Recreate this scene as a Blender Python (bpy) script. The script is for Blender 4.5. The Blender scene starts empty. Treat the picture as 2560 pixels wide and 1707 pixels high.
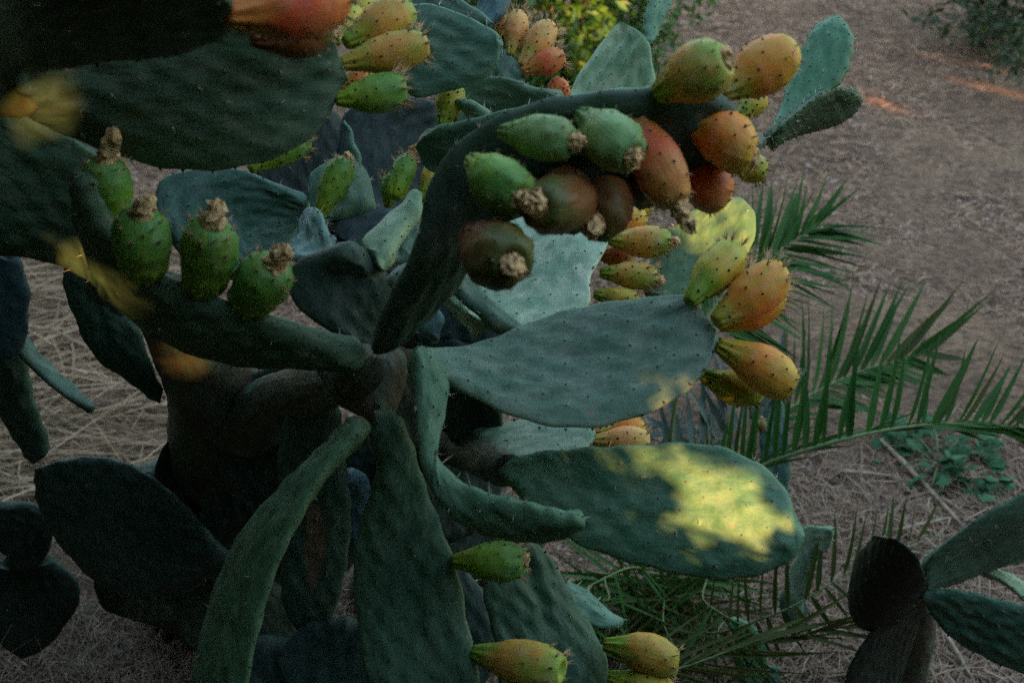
import bpy, math, random
import numpy as np
from mathutils import Vector, Matrix

random.seed(7)
rng = np.random.default_rng(7)
scene = bpy.context.scene
col = scene.collection

# ------------------------------------------------------------------ camera, sky, sun
PITCH = math.radians(32.0)
CAM = np.array((0.0, 0.0, 1.75))
FPX = 2489.0                       # focal length in photo pixels (35 mm lens, 2560 px wide)
cam_data = bpy.data.cameras.new('camera')
cam_data.lens = 35.0
cam_data.sensor_width = 36.0
cam_data.clip_start = 0.05
cam_data.clip_end = 500.0
cam_data.dof.use_dof = True
cam_data.dof.focus_distance = 1.36
cam_data.dof.aperture_fstop = 5.0
cam = bpy.data.objects.new('camera', cam_data)
col.objects.link(cam)
cam.location = CAM
cam.rotation_euler = (math.pi / 2 - PITCH, 0, 0)
scene.camera = cam
scene.cycles.use_denoising = False      # keep the fine grain of the photograph

SUN_AZ = math.radians(155.0)       # clockwise from +Y (the view direction): right and behind the camera
SUN_EL = math.radians(16.0)
SUN = np.array((math.sin(SUN_AZ) * math.cos(SUN_EL), math.cos(SUN_AZ) * math.cos(SUN_EL), math.sin(SUN_EL)))
world = bpy.data.worlds.new('World')
scene.world = world
world.use_nodes = True
wn = world.node_tree.nodes
wl = world.node_tree.links
wn.clear()
sky = wn.new('ShaderNodeTexSky')
sky.sky_type = 'NISHITA'
sky.sun_disc = False
sky.sun_elevation = SUN_EL
sky.sun_rotation = SUN_AZ
sky.air_density = 1.45
sky.dust_density = 1.0
sky.ozone_density = 0.6
bg = wn.new('ShaderNodeBackground')
bg.inputs['Strength'].default_value = 0.15
wo = wn.new('ShaderNodeOutputWorld')
wl.new(sky.outputs[0], bg.inputs[0])
wl.new(bg.outputs[0], wo.inputs[0])
sun_data = bpy.data.lights.new('sun', 'SUN')
sun_data.energy = 3.6
sun_data.angle = math.radians(0.53)
sun_data.color = (1.0, 0.52, 0.18)
sun_o = bpy.data.objects.new('sun', sun_data)
col.objects.link(sun_o)
sun_o.rotation_euler = Vector(-SUN).to_track_quat('-Z', 'Y').to_euler()
vs = scene.view_settings
vs.view_transform = 'Standard'
vs.look = 'None'
vs.gamma = 1.0
vs.exposure = 2.35
vs.use_curve_mapping = False

# ------------------------------------------------------------------ pixel helpers
RT = np.array((1.0, 0, 0))
UP = np.array((0, math.sin(PITCH), math.cos(PITCH)))
FW = np.array((0, math.cos(PITCH), -math.sin(PITCH)))


def W(px, py, d):
    """photo pixel + depth along the view axis (metres) -> world point"""
    return CAM + RT * ((px - 1280.0) / FPX * d) - UP * ((py - 853.5) / FPX * d) + FW * d


def G(px, py, z=0.0):
    """photo pixel -> the point of the ground it shows"""
    r = RT * ((px - 1280.0) / FPX) - UP * ((py - 853.5) / FPX) + FW
    return CAM + r * ((z - CAM[2]) / r[2])


def GD(px, py, z=0.0):
    return float(np.dot(G(px, py, z) - CAM, FW))


# ------------------------------------------------------------------ materials
class NT:
    def __init__(self, name):
        self.m = bpy.data.materials.new(name)
        self.m.use_nodes = True
        self.t = self.m.node_tree
        self.n = self.t.nodes
        self.l = self.t.links
        self.b = self.n['Principled BSDF']

    def new(self, kind, **kw):
        n = self.n.new(kind)
        for k, v in kw.items():
            if k in n.inputs:
                self.put(n.inputs[k], v)
            else:
                setattr(n, k, v)
        return n

    def put(self, sock, v):
        if hasattr(v, 'is_linked') or isinstance(v, bpy.types.NodeSocket):
            self.l.new(v, sock)
        else:
            sock.default_value = v

    def mix(self, f, a, b, mode='MIX'):
        n = self.n.new('ShaderNodeMix')
        n.data_type = 'RGBA'
        n.blend_type = mode
        self.put(n.inputs[0], f)
        for s, v in ((n.inputs[6], a), (n.inputs[7], b)):
            if isinstance(v, tuple) and len(v) == 3:
                v = v + (1,)
            self.put(s, v)
        return n.outputs[2]

    def math(self, op, a, b=None, clamp=False):
        n = self.n.new('ShaderNodeMath')
        n.operation = op
        n.use_clamp = clamp
        self.put(n.inputs[0], a)
        if b is not None:
            self.put(n.inputs[1], b)
        return n.outputs[0]

    def ramp(self, f, stops):
        n = self.n.new('ShaderNodeValToRGB')
        e = n.color_ramp.elements
        while len(e) < len(stops):
            e.new(0.5)
        for i, (p, c) in enumerate(stops):
            e[i].position = p
            e[i].color = (c + (1,)) if isinstance(c, tuple) and len(c) == 3 else ((c, c, c, 1) if not isinstance(c, tuple) else c)
        self.put(n.inputs[0], f)
        return n.outputs[0]

    def noise(self, vec, scale, detail=3.0, rough=0.55):
        n = self.n.new('ShaderNodeTexNoise')
        if vec is not None:
            self.l.new(vec, n.inputs['Vector'])
        n.inputs['Scale'].default_value = scale
        n.inputs['Detail'].default_value = detail
        n.inputs['Roughness'].default_value = rough
        return n.outputs[0]

    def mapping(self, vec, scale=(1, 1, 1), loc=(0, 0, 0)):
        n = self.n.new('ShaderNodeMapping')
        self.l.new(vec, n.inputs[0])
        n.inputs['Scale'].default_value = scale
        n.inputs['Location'].default_value = loc
        return n.outputs[0]

    def bump(self, h, strength, dist, normal=None):
        n = self.n.new('ShaderNodeBump')
        n.inputs['Strength'].default_value = strength
        n.inputs['Distance'].default_value = dist
        self.l.new(h, n.inputs['Height'])
        if normal is not None:
            self.l.new(normal, n.inputs['Normal'])
        return n.outputs[0]

    def out(self, color, rough=0.6, normal=None, spec=0.4):
        self.put(self.b.inputs['Base Color'], color if not (isinstance(color, tuple) and len(color) == 3) else color + (1,))
        self.put(self.b.inputs['Roughness'], rough)
        self.b.inputs['Specular IOR Level'].default_value = spec
        if normal is not None:
            self.l.new(normal, self.b.inputs['Normal'])
        return self.m


def pad_material(name, scar=None, dusty=1.0, woody=0.0):
    k = NT(name)
    su = k.new('ShaderNodeUVMap', uv_map='su').outputs[0]
    met = k.new('ShaderNodeUVMap', uv_map='met').outputs[0]
    obj = k.new('ShaderNodeTexCoord').outputs['Object']
    info = k.new('ShaderNodeObjectInfo')
    sep = k.new('ShaderNodeSeparateXYZ')
    k.l.new(su, sep.inputs[0])
    s, u = sep.outputs[0], sep.outputs[1]
    shift = k.new('ShaderNodeVectorMath', operation='ADD')
    k.l.new(obj, shift.inputs[0])
    comb = k.new('ShaderNodeCombineXYZ')
    k.l.new(k.math('MULTIPLY', info.outputs['Random'], 40.0), comb.inputs[0])
    k.l.new(comb.outputs[0], shift.inputs[1])
    p = shift.outputs[0]
    big = k.noise(p, 9.0, 4.0)
    fine = k.noise(p, 160.0, 3.0)
    streak = k.noise(k.mapping(met, (9.0, 42.0, 1.0)), 1.0, 4.0, 0.6)
    base = k.mix(k.ramp(big, [(0.33, 0.0), (0.68, 1.0)]), (0.062, 0.128, 0.088), (0.122, 0.198, 0.146))
    base = k.mix(k.math('MULTIPLY', k.ramp(streak, [(0.35, 1.0), (0.62, 0.0)]), 0.22), base, (0.045, 0.115, 0.072))
    bloom = k.noise(p, 26.0, 6.0, 0.72)
    base = k.mix(k.math('MULTIPLY', k.ramp(bloom, [(0.45, 0.0), (0.72, 1.0)]), 0.55 * dusty), base, (0.26, 0.295, 0.245))
    base = k.mix(k.math('MULTIPLY', k.ramp(fine, [(0.35, 1.0), (0.55, 0.0)]), 0.25), base, (0.045, 0.085, 0.06))
    base = k.mix(k.math('MULTIPLY', k.ramp(k.noise(k.mapping(met, (16.0, 38.0, 1.0)), 1.0, 3.0, 0.5), [(0.5, 0.0), (0.7, 1.0)]), 0.4 * dusty), base, (0.23, 0.27, 0.22))
    # paler margin, corky brown foot, small scabs
    rim = k.math('POWER', k.math('ABSOLUTE', u), 14.0)
    base = k.mix(k.math('MULTIPLY', rim, 0.45), base, (0.17, 0.25, 0.16))
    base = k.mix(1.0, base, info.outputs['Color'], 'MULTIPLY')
    foot = k.ramp(k.math('ADD', s, k.math('MULTIPLY', k.math('SUBTRACT', fine, 0.5), 0.03)), [(0.006, 1.0), (0.035, 0.0)])
    base = k.mix(k.math('MULTIPLY', foot, 0.8), base, (0.20, 0.125, 0.07))
    vor = k.new('ShaderNodeTexVoronoi', Scale=24.0)
    k.l.new(p, vor.inputs['Vector'])
    spot = k.math('MULTIPLY', k.ramp(k.math('ADD', vor.outputs['Distance'], k.math('MULTIPLY', k.math('SUBTRACT', fine, 0.5), 0.12)), [(0.06, 1.0), (0.12, 0.0)]),
                  k.ramp(k.noise(p, 7.0, 2.0), [(0.56, 0.0), (0.62, 1.0)]))
    base = k.mix(k.math('MULTIPLY', spot, 0.85), base, (0.26, 0.20, 0.14))
    if woody > 0:
        w = k.noise(k.mapping(met, (9.0, 30.0, 1.0)), 1.0, 6.0, 0.65)
        base = k.mix(k.math('MULTIPLY', k.ramp(w, [(0.38, 0.0), (0.55, 1.0)]), woody), base, (0.085, 0.05, 0.028))
    if scar:
        s0, u0, ls, lu = scar
        dx = k.math('MULTIPLY', k.math('SUBTRACT', s, s0), 1.0 / ls)
        dy = k.math('MULTIPLY', k.math('SUBTRACT', u, u0), 1.0 / lu)
        dd = k.math('SQRT', k.math('ADD', k.math('MULTIPLY', dx, dx), k.math('MULTIPLY', dy, dy)))
        dd = k.math('ADD', dd, k.math('MULTIPLY', k.math('SUBTRACT', streak, 0.5), 0.9))
        base = k.mix(k.ramp(dd, [(0.55, 0.95), (1.0, 0.0)]), base, k.mix(fine, (0.14, 0.085, 0.05), (0.30, 0.20, 0.13)))
    und = k.noise(k.mapping(met, (16.0, 38.0, 1.0)), 1.0, 3.0, 0.5)
    h1 = k.bump(streak, 0.14, 0.005, k.bump(und, 0.42, 0.014))
    h2 = k.bump(k.noise(p, 420.0, 3.0), 0.3, 0.0012, h1)
    rough = k.ramp(bloom, [(0.3, 0.42), (0.7, 0.66)])
    return k.out(base, rough, h2, 0.24)


def fruit_material(name, c_base, c_mid, c_tip, hue=0.5):
    k = NT(name)
    su = k.new('ShaderNodeUVMap', uv_map='su').outputs[0]
    obj = k.new('ShaderNodeTexCoord').outputs['Object']
    info = k.new('ShaderNodeObjectInfo')
    comb = k.new('ShaderNodeCombineXYZ')
    k.l.new(k.math('MULTIPLY', info.outputs['Random'], 23.0), comb.inputs[2])
    sh = k.new('ShaderNodeVectorMath', operation='ADD')
    k.l.new(obj, sh.inputs[0])
    k.l.new(comb.outputs[0], sh.inputs[1])
    p = sh.outputs[0]
    sep = k.new('ShaderNodeSeparateXYZ')
    k.l.new(su, sep.inputs[0])
    n = k.noise(p, 32.0, 3.0)
    t = k.math('ADD', sep.outputs[1], k.math('MULTIPLY', k.math('SUBTRACT', n, 0.5), 0.75))
    c = k.ramp(t, [(0.16, c_base), (0.44, c_mid), (0.66, tuple(0.6 * a + 0.4 * b for a, b in zip(c_mid, c_tip))), (0.95, c_tip)])
    c = k.mix(k.math('MULTIPLY', k.ramp(k.noise(p, 21.0, 2.0), [(0.48, 0.0), (0.66, 1.0)]), hue), c, (c_mid[0], c_mid[1] * 0.62, c_mid[2] * 0.7))
    pt = k.noise(p, 60.0, 5.0, 0.7)
    c = k.mix(k.math('MULTIPLY', k.ramp(pt, [(0.52, 0.0), (0.72, 1.0)]), 0.35), c, tuple(min(1, a * 0.5 + 0.28) for a in c_mid))
    st = k.noise(k.mapping(su, (26.0, 2.2, 1)), 1.0, 3.0)
    c = k.mix(k.math('MULTIPLY', k.ramp(st, [(0.42, 1.0), (0.58, 0.0)]), 0.22), c, c_base)
    c = k.mix(1.0, c, info.outputs['Color'], 'MULTIPLY')
    nb = k.bump(k.noise(p, 330.0, 3.0), 0.25, 0.001, k.bump(st, 0.25, 0.004))
    return k.out(c, k.ramp(pt, [(0.3, 0.40), (0.7, 0.62)]), nb, 0.30)


def plain_material(name, c1, c2, scale=40.0, rough=0.7, island=False, bump=0.0, spec=0.3, stretch=None):
    k = NT(name)
    obj = k.new('ShaderNodeTexCoord').outputs['Object']
    if stretch:
        obj = k.mapping(obj, stretch)
    if island:
        f = k.new('ShaderNodeNewGeometry').outputs['Random Per Island']
        f = k.math('ADD', k.math('MULTIPLY', f, 0.75), k.math('MULTIPLY', k.noise(obj, scale), 0.25))
    else:
        f = k.ramp(k.noise(obj, scale, 5.0, 0.65), [(0.3, 0.0), (0.7, 1.0)])
    nb = k.bump(k.noise(obj, scale * 2.5, 4.0), bump, 0.004) if bump else None
    return k.out(k.mix(f, c1, c2), rough, nb, spec)


M = {}
M['pad'] = pad_material('waxy_pad')
M['pad_scar'] = pad_material('waxy_pad_scarred', scar=(0.60, -0.02, 0.17, 0.36))
M['trunk'] = pad_material('old_woody_pad', woody=0.75, dusty=0.4)
M['pad_young'] = pad_material('young_green_pad', dusty=0.45)
G_, Y_, O_, R_ = (0.085, 0.20, 0.030), (0.34, 0.33, 0.045), (0.55, 0.215, 0.04), (0.48, 0.085, 0.035)
M['f_green'] = fruit_material('green_fruit_skin', (0.22, 0.30, 0.02), (0.125, 0.26, 0.025), (0.065, 0.20, 0.045))
M['f_pale'] = fruit_material('pale_green_fruit_skin', (0.12, 0.24, 0.05), (0.20, 0.33, 0.09), (0.14, 0.28, 0.09))
M['f_yellow'] = fruit_material('yellow_fruit_skin', (0.17, 0.29, 0.02), (0.52, 0.40, 0.04), (0.38, 0.38, 0.04))
M['f_mix'] = fruit_material('green_to_orange_fruit_skin', (0.18, 0.31, 0.02), (0.62, 0.29, 0.05), (0.25, 0.35, 0.05))
M['f_orange'] = fruit_material('orange_fruit_skin', (0.34, 0.33, 0.03), (0.72, 0.22, 0.03), (0.56, 0.38, 0.04))
M['f_tan'] = fruit_material('tan_orange_fruit_skin', (0.46, 0.36, 0.07), (0.68, 0.29, 0.08), (0.62, 0.42, 0.12))
M['f_red'] = fruit_material('red_fruit_skin', (0.50, 0.19, 0.03), (0.66, 0.10, 0.035), (0.55, 0.30, 0.07))
M['f_brown'] = fruit_material('brown_orange_fruit_skin', (0.24, 0.10, 0.025), (0.36, 0.14, 0.025), (0.11, 0.19, 0.035))
M['areole'] = plain_material('areole_felt', (0.030, 0.020, 0.016), (0.075, 0.05, 0.035), 200.0, 0.9)
M['areole_pad'] = plain_material('pad_areole_felt', (0.05, 0.05, 0.038), (0.15, 0.12, 0.09), 60.0, 0.9)
M['areole_pale'] = plain_material('areole_felt_pale', (0.06, 0.045, 0.035), (0.20, 0.14, 0.09), 120.0, 0.9)
M['spine'] = plain_material('spine_horn', (0.42, 0.36, 0.27), (0.60, 0.52, 0.40), 60.0, 0.55)
M['glochid'] = plain_material('glochid_bristle', (0.42, 0.24, 0.10), (0.58, 0.40, 0.20), 60.0, 0.6)
M['dry'] = plain_material('dried_flower_paper', (0.42, 0.25, 0.11), (0.85, 0.58, 0.29), 90.0, 0.9, bump=0.6)
M['leaflet'] = None
M['rachis'] = plain_material('palm_rachis', (0.10, 0.16, 0.05), (0.20, 0.25, 0.10), 12.0, 0.5)


def leaf_material(name, c1, c2, trans=0.25, rough=0.5, spec=0.4, per='object'):
    k = NT(name)
    if per == 'object':
        f = k.new('ShaderNodeObjectInfo').outputs['Random']
    else:
        f = k.new('ShaderNodeNewGeometry').outputs['Random Per Island']
    obj = k.new('ShaderNodeTexCoord').outputs['Object']
    c = k.mix(f, c1, c2)
    c = k.mix(k.math('MULTIPLY', k.noise(obj, 30.0), 0.3), c, tuple(x * 0.55 for x in c1))
    m = k.out(c, rough, None, spec)
    tr = k.n.new('ShaderNodeBsdfTranslucent')
    k.l.new(c, tr.inputs[0])
    ms = k.n.new('ShaderNodeMixShader')
    ms.inputs[0].default_value = trans
    k.l.new(k.b.outputs[0], ms.inputs[1])
    k.l.new(tr.outputs[0], ms.inputs[2])
    k.l.new(ms.outputs[0], k.n['Material Output'].inputs[0])
    return m


M['leaflet'] = leaf_material('palm_leaflet', (0.022, 0.095, 0.012), (0.055, 0.155, 0.028), 0.2, 0.5, 0.22)
M['leaflet_dull'] = leaf_material('dull_palm_leaflet', (0.045, 0.075, 0.014), (0.10, 0.115, 0.028), 0.2, 0.55, 0.2)
M['leaflet_grey'] = leaf_material('grey_palm_leaflet', (0.075, 0.125, 0.100), (0.11, 0.155, 0.13), 0.15, 0.5, 0.4)
M['bush'] = leaf_material('bush_leaf', (0.04, 0.13, 0.02), (0.115, 0.22, 0.03), 0.35, 0.42, 0.5, 'island')
M['bush_dark'] = leaf_material('dark_bush_leaf', (0.030, 0.060, 0.022), (0.06, 0.095, 0.035), 0.2, 0.5, 0.4, 'island')
M['weed'] = leaf_material('weed_leaf', (0.045, 0.14, 0.065), (0.11, 0.23, 0.12), 0.2, 0.7, 0.1)
M['tree_leaf'] = leaf_material('tree_leaf', (0.035, 0.07, 0.02), (0.06, 0.10, 0.03), 0.0, 0.6, 0.3, 'island')
M['bark'] = plain_material('bark', (0.07, 0.05, 0.035), (0.17, 0.125, 0.09), 18.0, 0.9, bump=0.8, stretch=(1, 1, 0.25))
M['straw_thin'] = plain_material('thin_straw', (0.12, 0.075, 0.05), (0.52, 0.36, 0.25), 30.0, 0.8, island=True)
M['straw'] = plain_material('straw', (0.14, 0.085, 0.05), (0.66, 0.46, 0.28), 30.0, 0.75, island=True)
M['needles'] = plain_material('needle_litter', (0.06, 0.033, 0.022), (0.64, 0.40, 0.26), 30.0, 0.85, island=True)
M['chips'] = plain_material('leaf_chip_litter', (0.10, 0.065, 0.05), (0.52, 0.42, 0.36), 30.0, 0.85, island=True)
M['deadgrass'] = plain_material('dead_grass', (0.10, 0.075, 0.05), (0.34, 0.27, 0.19), 30.0, 0.85, island=True)
M['stick'] = plain_material('dry_stick_bark', (0.26, 0.19, 0.13), (0.46, 0.36, 0.27), 60.0, 0.85, bump=0.4)


def ground_material():
    k = NT('needle_covered_soil')
    obj = k.new('ShaderNodeTexCoord').outputs['Object']
    a = k.noise(obj, 1.1, 4.0)
    b = k.noise(obj, 9.0, 8.0, 0.75)
    c = k.noise(k.mapping(obj, (28, 46, 40)), 1.0, 8.0, 0.8)
    base = k.mix(k.ramp(b, [(0.3, 0.0), (0.7, 1.0)]), (0.10, 0.056, 0.038), (0.40, 0.245, 0.155))
    base = k.mix(k.math('MULTIPLY', k.ramp(a, [(0.4, 0.0), (0.65, 1.0)]), 0.5), base, (0.46, 0.29, 0.18))
    base = k.mix(k.math('MULTIPLY', k.ramp(c, [(0.38, 1.0), (0.55, 0.0)]), 0.85), base, (0.045, 0.030, 0.026))
    base = k.mix(k.math('MULTIPLY', k.ramp(c, [(0.56, 0.0), (0.72, 1.0)]), 0.5), base, (0.5, 0.36, 0.27))
    nb = k.bump(c, 0.8, 0.02, k.bump(b, 0.6, 0.05))
    return k.out(base, 0.9, nb, 0.15)


M['ground'] = ground_material()


# ------------------------------------------------------------------ object helpers
def link(name, me, parent=None, origin=None, mats=(), kind=None, label=None, cat=None, group=None):
    o = bpy.data.objects.new(name, me)
    col.objects.link(o)
    for m in mats:
        if me is not None and m.name not in [x.name for x in me.materials if x]:
            me.materials.append(m)
    if parent is not None:
        o.parent = parent
    if origin is not None:
        o.location = origin
    for key, v in (('kind', kind), ('label', label), ('category', cat), ('group', group)):
        if v:
            o[key] = v
    return o


def thing(name, loc, label, cat, group=None):
    o = link(name, None, origin=Vector(loc), label=label, cat=cat, group=group)
    o.empty_display_size = 0.05
    return o


def mesh_np(name, v, quads=None, tris=None, smooth=True, mat_idx=None):
    """fast mesh from arrays; quads/tris are int arrays of vertex indices"""
    me = bpy.data.meshes.new(name)
    nq = 0 if quads is None else len(quads)
    nt = 0 if tris is None else len(tris)
    me.vertices.add(len(v))
    me.vertices.foreach_set('co', np.asarray(v, dtype=np.float32).ravel())
    loops = np.concatenate([np.asarray(x, dtype=np.int32).ravel() for x in (quads, tris) if x is not None and len(x)])
    me.loops.add(len(loops))
    me.loops.foreach_set('vertex_index', loops)
    starts = np.concatenate([np.arange(nq) * 4, nq * 4 + np.arange(nt) * 3]).astype(np.int32)
    me.polygons.add(nq + nt)
    me.polygons.foreach_set('loop_start', starts)
    me.polygons.foreach_set('use_smooth', np.full(nq + nt, smooth))
    if mat_idx is not None:
        me.polygons.foreach_set('material_index', np.asarray(mat_idx, dtype=np.int32))
    me.update(calc_edges=True)
    me.validate()
    return me


def add_uv(me, name, per_vert):
    uv = me.uv_layers.new(name=name)
    idx = np.empty(len(me.loops), dtype=np.int32)
    me.loops.foreach_get('vertex_index', idx)
    uv.data.foreach_set('uv', np.asarray(per_vert, dtype=np.float32)[idx].ravel())


def norm(v):
    n = np.linalg.norm(v, axis=-1, keepdims=True)
    return v / np.maximum(n, 1e-9)


def spline(pts, n, ease=True):
    """Catmull-Rom through pts, resampled to n points by arc length (clustered at the ends)"""
    pts = np.asarray(pts, dtype=float)
    P = np.vstack([2 * pts[0] - pts[1], pts, 2 * pts[-1] - pts[-2]])
    out = []
    for i in range(1, len(P) - 2):
        t = np.linspace(0, 1, 24, endpoint=False)[:, None]
        p0, p1, p2, p3 = P[i - 1], P[i], P[i + 1], P[i + 2]
        out.append(0.5 * ((2 * p1) + (-p0 + p2) * t + (2 * p0 - 5 * p1 + 4 * p2 - p3) * t * t + (-p0 + 3 * p1 - 3 * p2 + p3) * t ** 3))
    out = np.vstack(out + [pts[-1:]])
    L = np.concatenate([[0], np.cumsum(np.linalg.norm(np.diff(out, axis=0), axis=1))])
    t = np.linspace(0, 1, n)
    if ease:
        t = 0.5 * t + 0.5 * (0.5 - 0.5 * np.cos(math.pi * t))
    t = t * L[-1]
    return np.stack([np.interp(t, L, out[:, k]) for k in range(out.shape[1])], axis=1)


class Bits:
    """collects small cones/domes into one mesh with material slots"""
    def __init__(self):
        self.v, self.q, self.t, self.tm = [], [], [], []
        self.n = 0

    def cone(self, p, d, r, h, k=4, slot=0):
        d = d / max(np.linalg.norm(d), 1e-9)
        a = np.cross(d, (0.3, 0.5, 0.8))
        a /= np.linalg.norm(a)
        b = np.cross(d, a)
        ang = np.arange(k) * 2 * math.pi / k
        ring = p + r * (np.cos(ang)[:, None] * a + np.sin(ang)[:, None] * b)
        self.v += [ring, (p + d * h)[None]]
        for i in range(k):
            self.t.append((self.n + i, self.n + (i + 1) % k, self.n + k))
            self.tm.append(slot)
        self.n += k + 1

    def dome(self, p, d, r, h, k=6, slot=0):
        d = d / max(np.linalg.norm(d), 1e-9)
        a = np.cross(d, (0.3, 0.5, 0.8))
        a /= np.linalg.norm(a)
        b = np.cross(d, a)
        ang = np.arange(k) * 2 * math.pi / k
        cs = np.cos(ang)[:, None] * a + np.sin(ang)[:, None] * b
        self.v += [p - d * h * 0.4 + r * cs, p + d * h * 0.6 + 0.62 * r * cs, (p + d * h)[None]]
        n = self.n
        for i in range(k):
            j = (i + 1) % k
            self.t += [(n + i, n + j, n + k + j), (n + i, n + k + j, n + k + i), (n + k + i, n + k + j, n + 2 * k)]
            self.tm += [slot] * 3
        self.n += 2 * k + 1

    def mesh(self, name):
        return mesh_np(name, np.vstack(self.v), tris=np.array(self.t), mat_idx=self.tm)


# ------------------------------------------------------------------ cactus pads
NS, NU = 72, 37


def pad(root, base, A, tip, B, d, thick=0.018, cup=0.0, rip=1.0, mat='pad', tint=(1, 1, 1), are=0.03,
        spines=1.0, label=None, dark=True, wob=1.0, are_r=0.0016):
    """A pad lofted between two rims. base/tip: pixels; A, B: pixel lists of the rims from base to tip.
    d = (depth at base, depth at tip, depth difference B-A, extra depth at the middle)."""
    d0, d1, dt, dm = (list(d) + [0, 0, 0])[:4]
    dta, dtb = dt if isinstance(dt, tuple) else (dt, dt)
    seed = rng.integers(1 << 30)
    lr = np.random.default_rng(seed)

    def rail(pts, sign):
        px = spline([base] + list(pts) + [tip], NS)
        s = np.linspace(0, 1, NS)
        dep = d0 + (d1 - d0) * s + dm * 4 * s * (1 - s) + sign * (dta + (dtb - dta) * s) * 0.5 * np.sin(math.pi * np.clip(s, 0, 1)) ** 0.6
        return np.array([W(px[i, 0], px[i, 1], dep[i]) for i in range(NS)])
    RA, RB = rail(A, -1), rail(B, 1)
    mid = 0.5 * (RA + RB)
    half = 0.5 * (RB - RA)
    sr = np.linspace(0, 1, NS)
    Ltot = np.linalg.norm(np.diff(mid, axis=0), axis=1).sum()
    q1_, q2_, q3_ = lr.uniform(0, 6.28, 3)
    for sgn in (-1, 1):
        am = 0.0011 * np.sin(sr * Ltot / are * 6.28 * 0.8 + q1_ * sgn) + 0.0018 * np.sin(sr * 17 + q2_ * sgn) + 0.0018 * np.sin(sr * 9 + q3_ * sgn)
        am = am * np.clip(np.sin(math.pi * sr) * 3, 0, 1)
        off = norm(half) * am[:, None] * sgn
        if sgn < 0:
            RA = RA + off
        else:
            RB = RB + off
    mid = 0.5 * (RA + RB)
    half = 0.5 * (RB - RA)
    T = norm(np.gradient(mid, axis=0))
    hw = np.linalg.norm(half, axis=1)
    N = norm(np.cross(T, half))
    g = hw > 0.12 * hw.max()
    ii = np.where(g)[0]
    for i in range(NS):
        if not g[i]:
            N[i] = N[ii[np.argmin(abs(ii - i))]]
    if np.dot(N[NS // 2], CAM - mid[NS // 2]) < 0:
        N = -N
    # smooth the normals along the pad
    for _ in range(3):
        N[1:-1] = norm(N[:-2] + 2 * N[1:-1] + N[2:])
    L = np.concatenate([[0], np.cumsum(np.linalg.norm(np.diff(mid, axis=0), axis=1))])
    t = np.linspace(-1, 1, NU)
    u = 0.45 * t + 0.55 * np.sin(t * math.pi / 2)
    prof = np.sqrt(np.maximum(0, 1 - np.abs(u) ** 2.6))
    th = np.minimum(thick * (1 + 0.35 * np.exp(-(L / 0.05) ** 2)) / 2, hw * 0.9 + 0.001)
    ph = lr.uniform(0, 6.28, 6)
    s_ = np.linspace(0, 1, NS)[:, None]
    ym = u[None, :] * hw[:, None]
    xm = L[:, None] * np.ones((1, NU))
    env = 0.5 + 0.5 * np.sin(xm * 23 + ph[3] * 2) * np.sin(ym * 37 + ph[1])
    ripple = rip * 0.0007 * env * (np.sin(ym * 210 + ph[0] + 1.6 * np.sin(xm * 9 + ph[1])) + 0.8 * np.sin(ym * 120 + ph[2] + 1.2 * np.sin(xm * 13 + ph[3])))
    wave = wob * (0.0045 * np.sin(xm * 14 + ym * 9 + ph[4]) + 0.003 * np.sin(ym * 26 - xm * 9 + ph[5]))
    fade = np.minimum(1, hw / 0.035)[:, None]
    # areole grid (quincunx) in metres
    pts = []
    nrow = int(L[-1] / (are * 0.86)) + 1
    for r in range(nrow):
        x = (r + 0.55) * are * 0.86 + lr.normal(0, 0.0025)
        i = np.searchsorted(L, x)
        if i <= 2 or i >= NS - 2:
            continue
        w_ = hw[i]
        off = (r % 2) * 0.5
        m = int(w_ / are) + 2
        for c in range(-m, m + 1):
            y = (c + off) * are + lr.normal(0, 0.0025)
            if abs(y) < w_ * 0.94 - 0.002:
                pts.append((x, y))
    bumpf = np.zeros((NS, NU))
    for x, y in pts:
        bumpf += np.exp(-(((xm - x + 0.004) / 0.0125) ** 2 + ((ym - y) / 0.0070) ** 2))
    cupo = cup * (1 - u[None, :] ** 2) * hw[:, None]
    surf = []
    for sd in (1, -1):
        h = sd * prof[None, :] * th[:, None] + cupo + wave * fade * (1 - 0.3 * u[None, :] ** 2) + sd * prof[None, :] * fade * (ripple + 0.0036 * bumpf)
        pos = mid[:, None, :] + half[:, None, :] * u[None, :, None] + N[:, None, :] * h[:, :, None]
        surf.append(pos)
    o0 = mid[0].copy()
    # scalloped margin: the rim stands out a little at each edge areole
    V = np.concatenate([surf[0].reshape(-1, 3), surf[1].reshape(-1, 3)]) - o0
    idx = np.arange(NS * NU).reshape(NS, NU)
    q1 = np.stack([idx[:-1, :-1], idx[1:, :-1], idx[1:, 1:], idx[:-1, 1:]], -1).reshape(-1, 4)
    q2 = (q1 + NS * NU)[:, ::-1]
    Q = np.concatenate([q1, q2])
    # weld the shared rim vertices of the second sheet to the first
    rmap = np.arange(2 * NS * NU)
    for j in (0, NU - 1):
        rmap[NS * NU + idx[:, j]] = idx[:, j]
    Q = rmap[Q]
    used = np.unique(Q)
    inv = np.full(2 * NS * NU, -1)
    inv[used] = np.arange(len(used))
    uv1 = np.stack([np.repeat(np.linspace(0, 1, NS), NU), np.tile(u, NS)], 1)
    uv2 = np.stack([xm.ravel(), ym.ravel()], 1)
    me = mesh_np('pad', V[used], quads=inv[Q])
    add_uv(me, 'su', np.concatenate([uv1, uv1])[used])
    add_uv(me, 'met', np.concatenate([uv2, uv2 + 3.7])[used])
    ro = np.array(root.location)
    o = link('pad', me, root, Vector(o0 - ro), [M[mat]], label=label)
    o.color = tuple(tint) + (1,)
    # areoles with a few spines
    b = Bits()
    ctr = mid.mean(axis=0)

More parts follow.
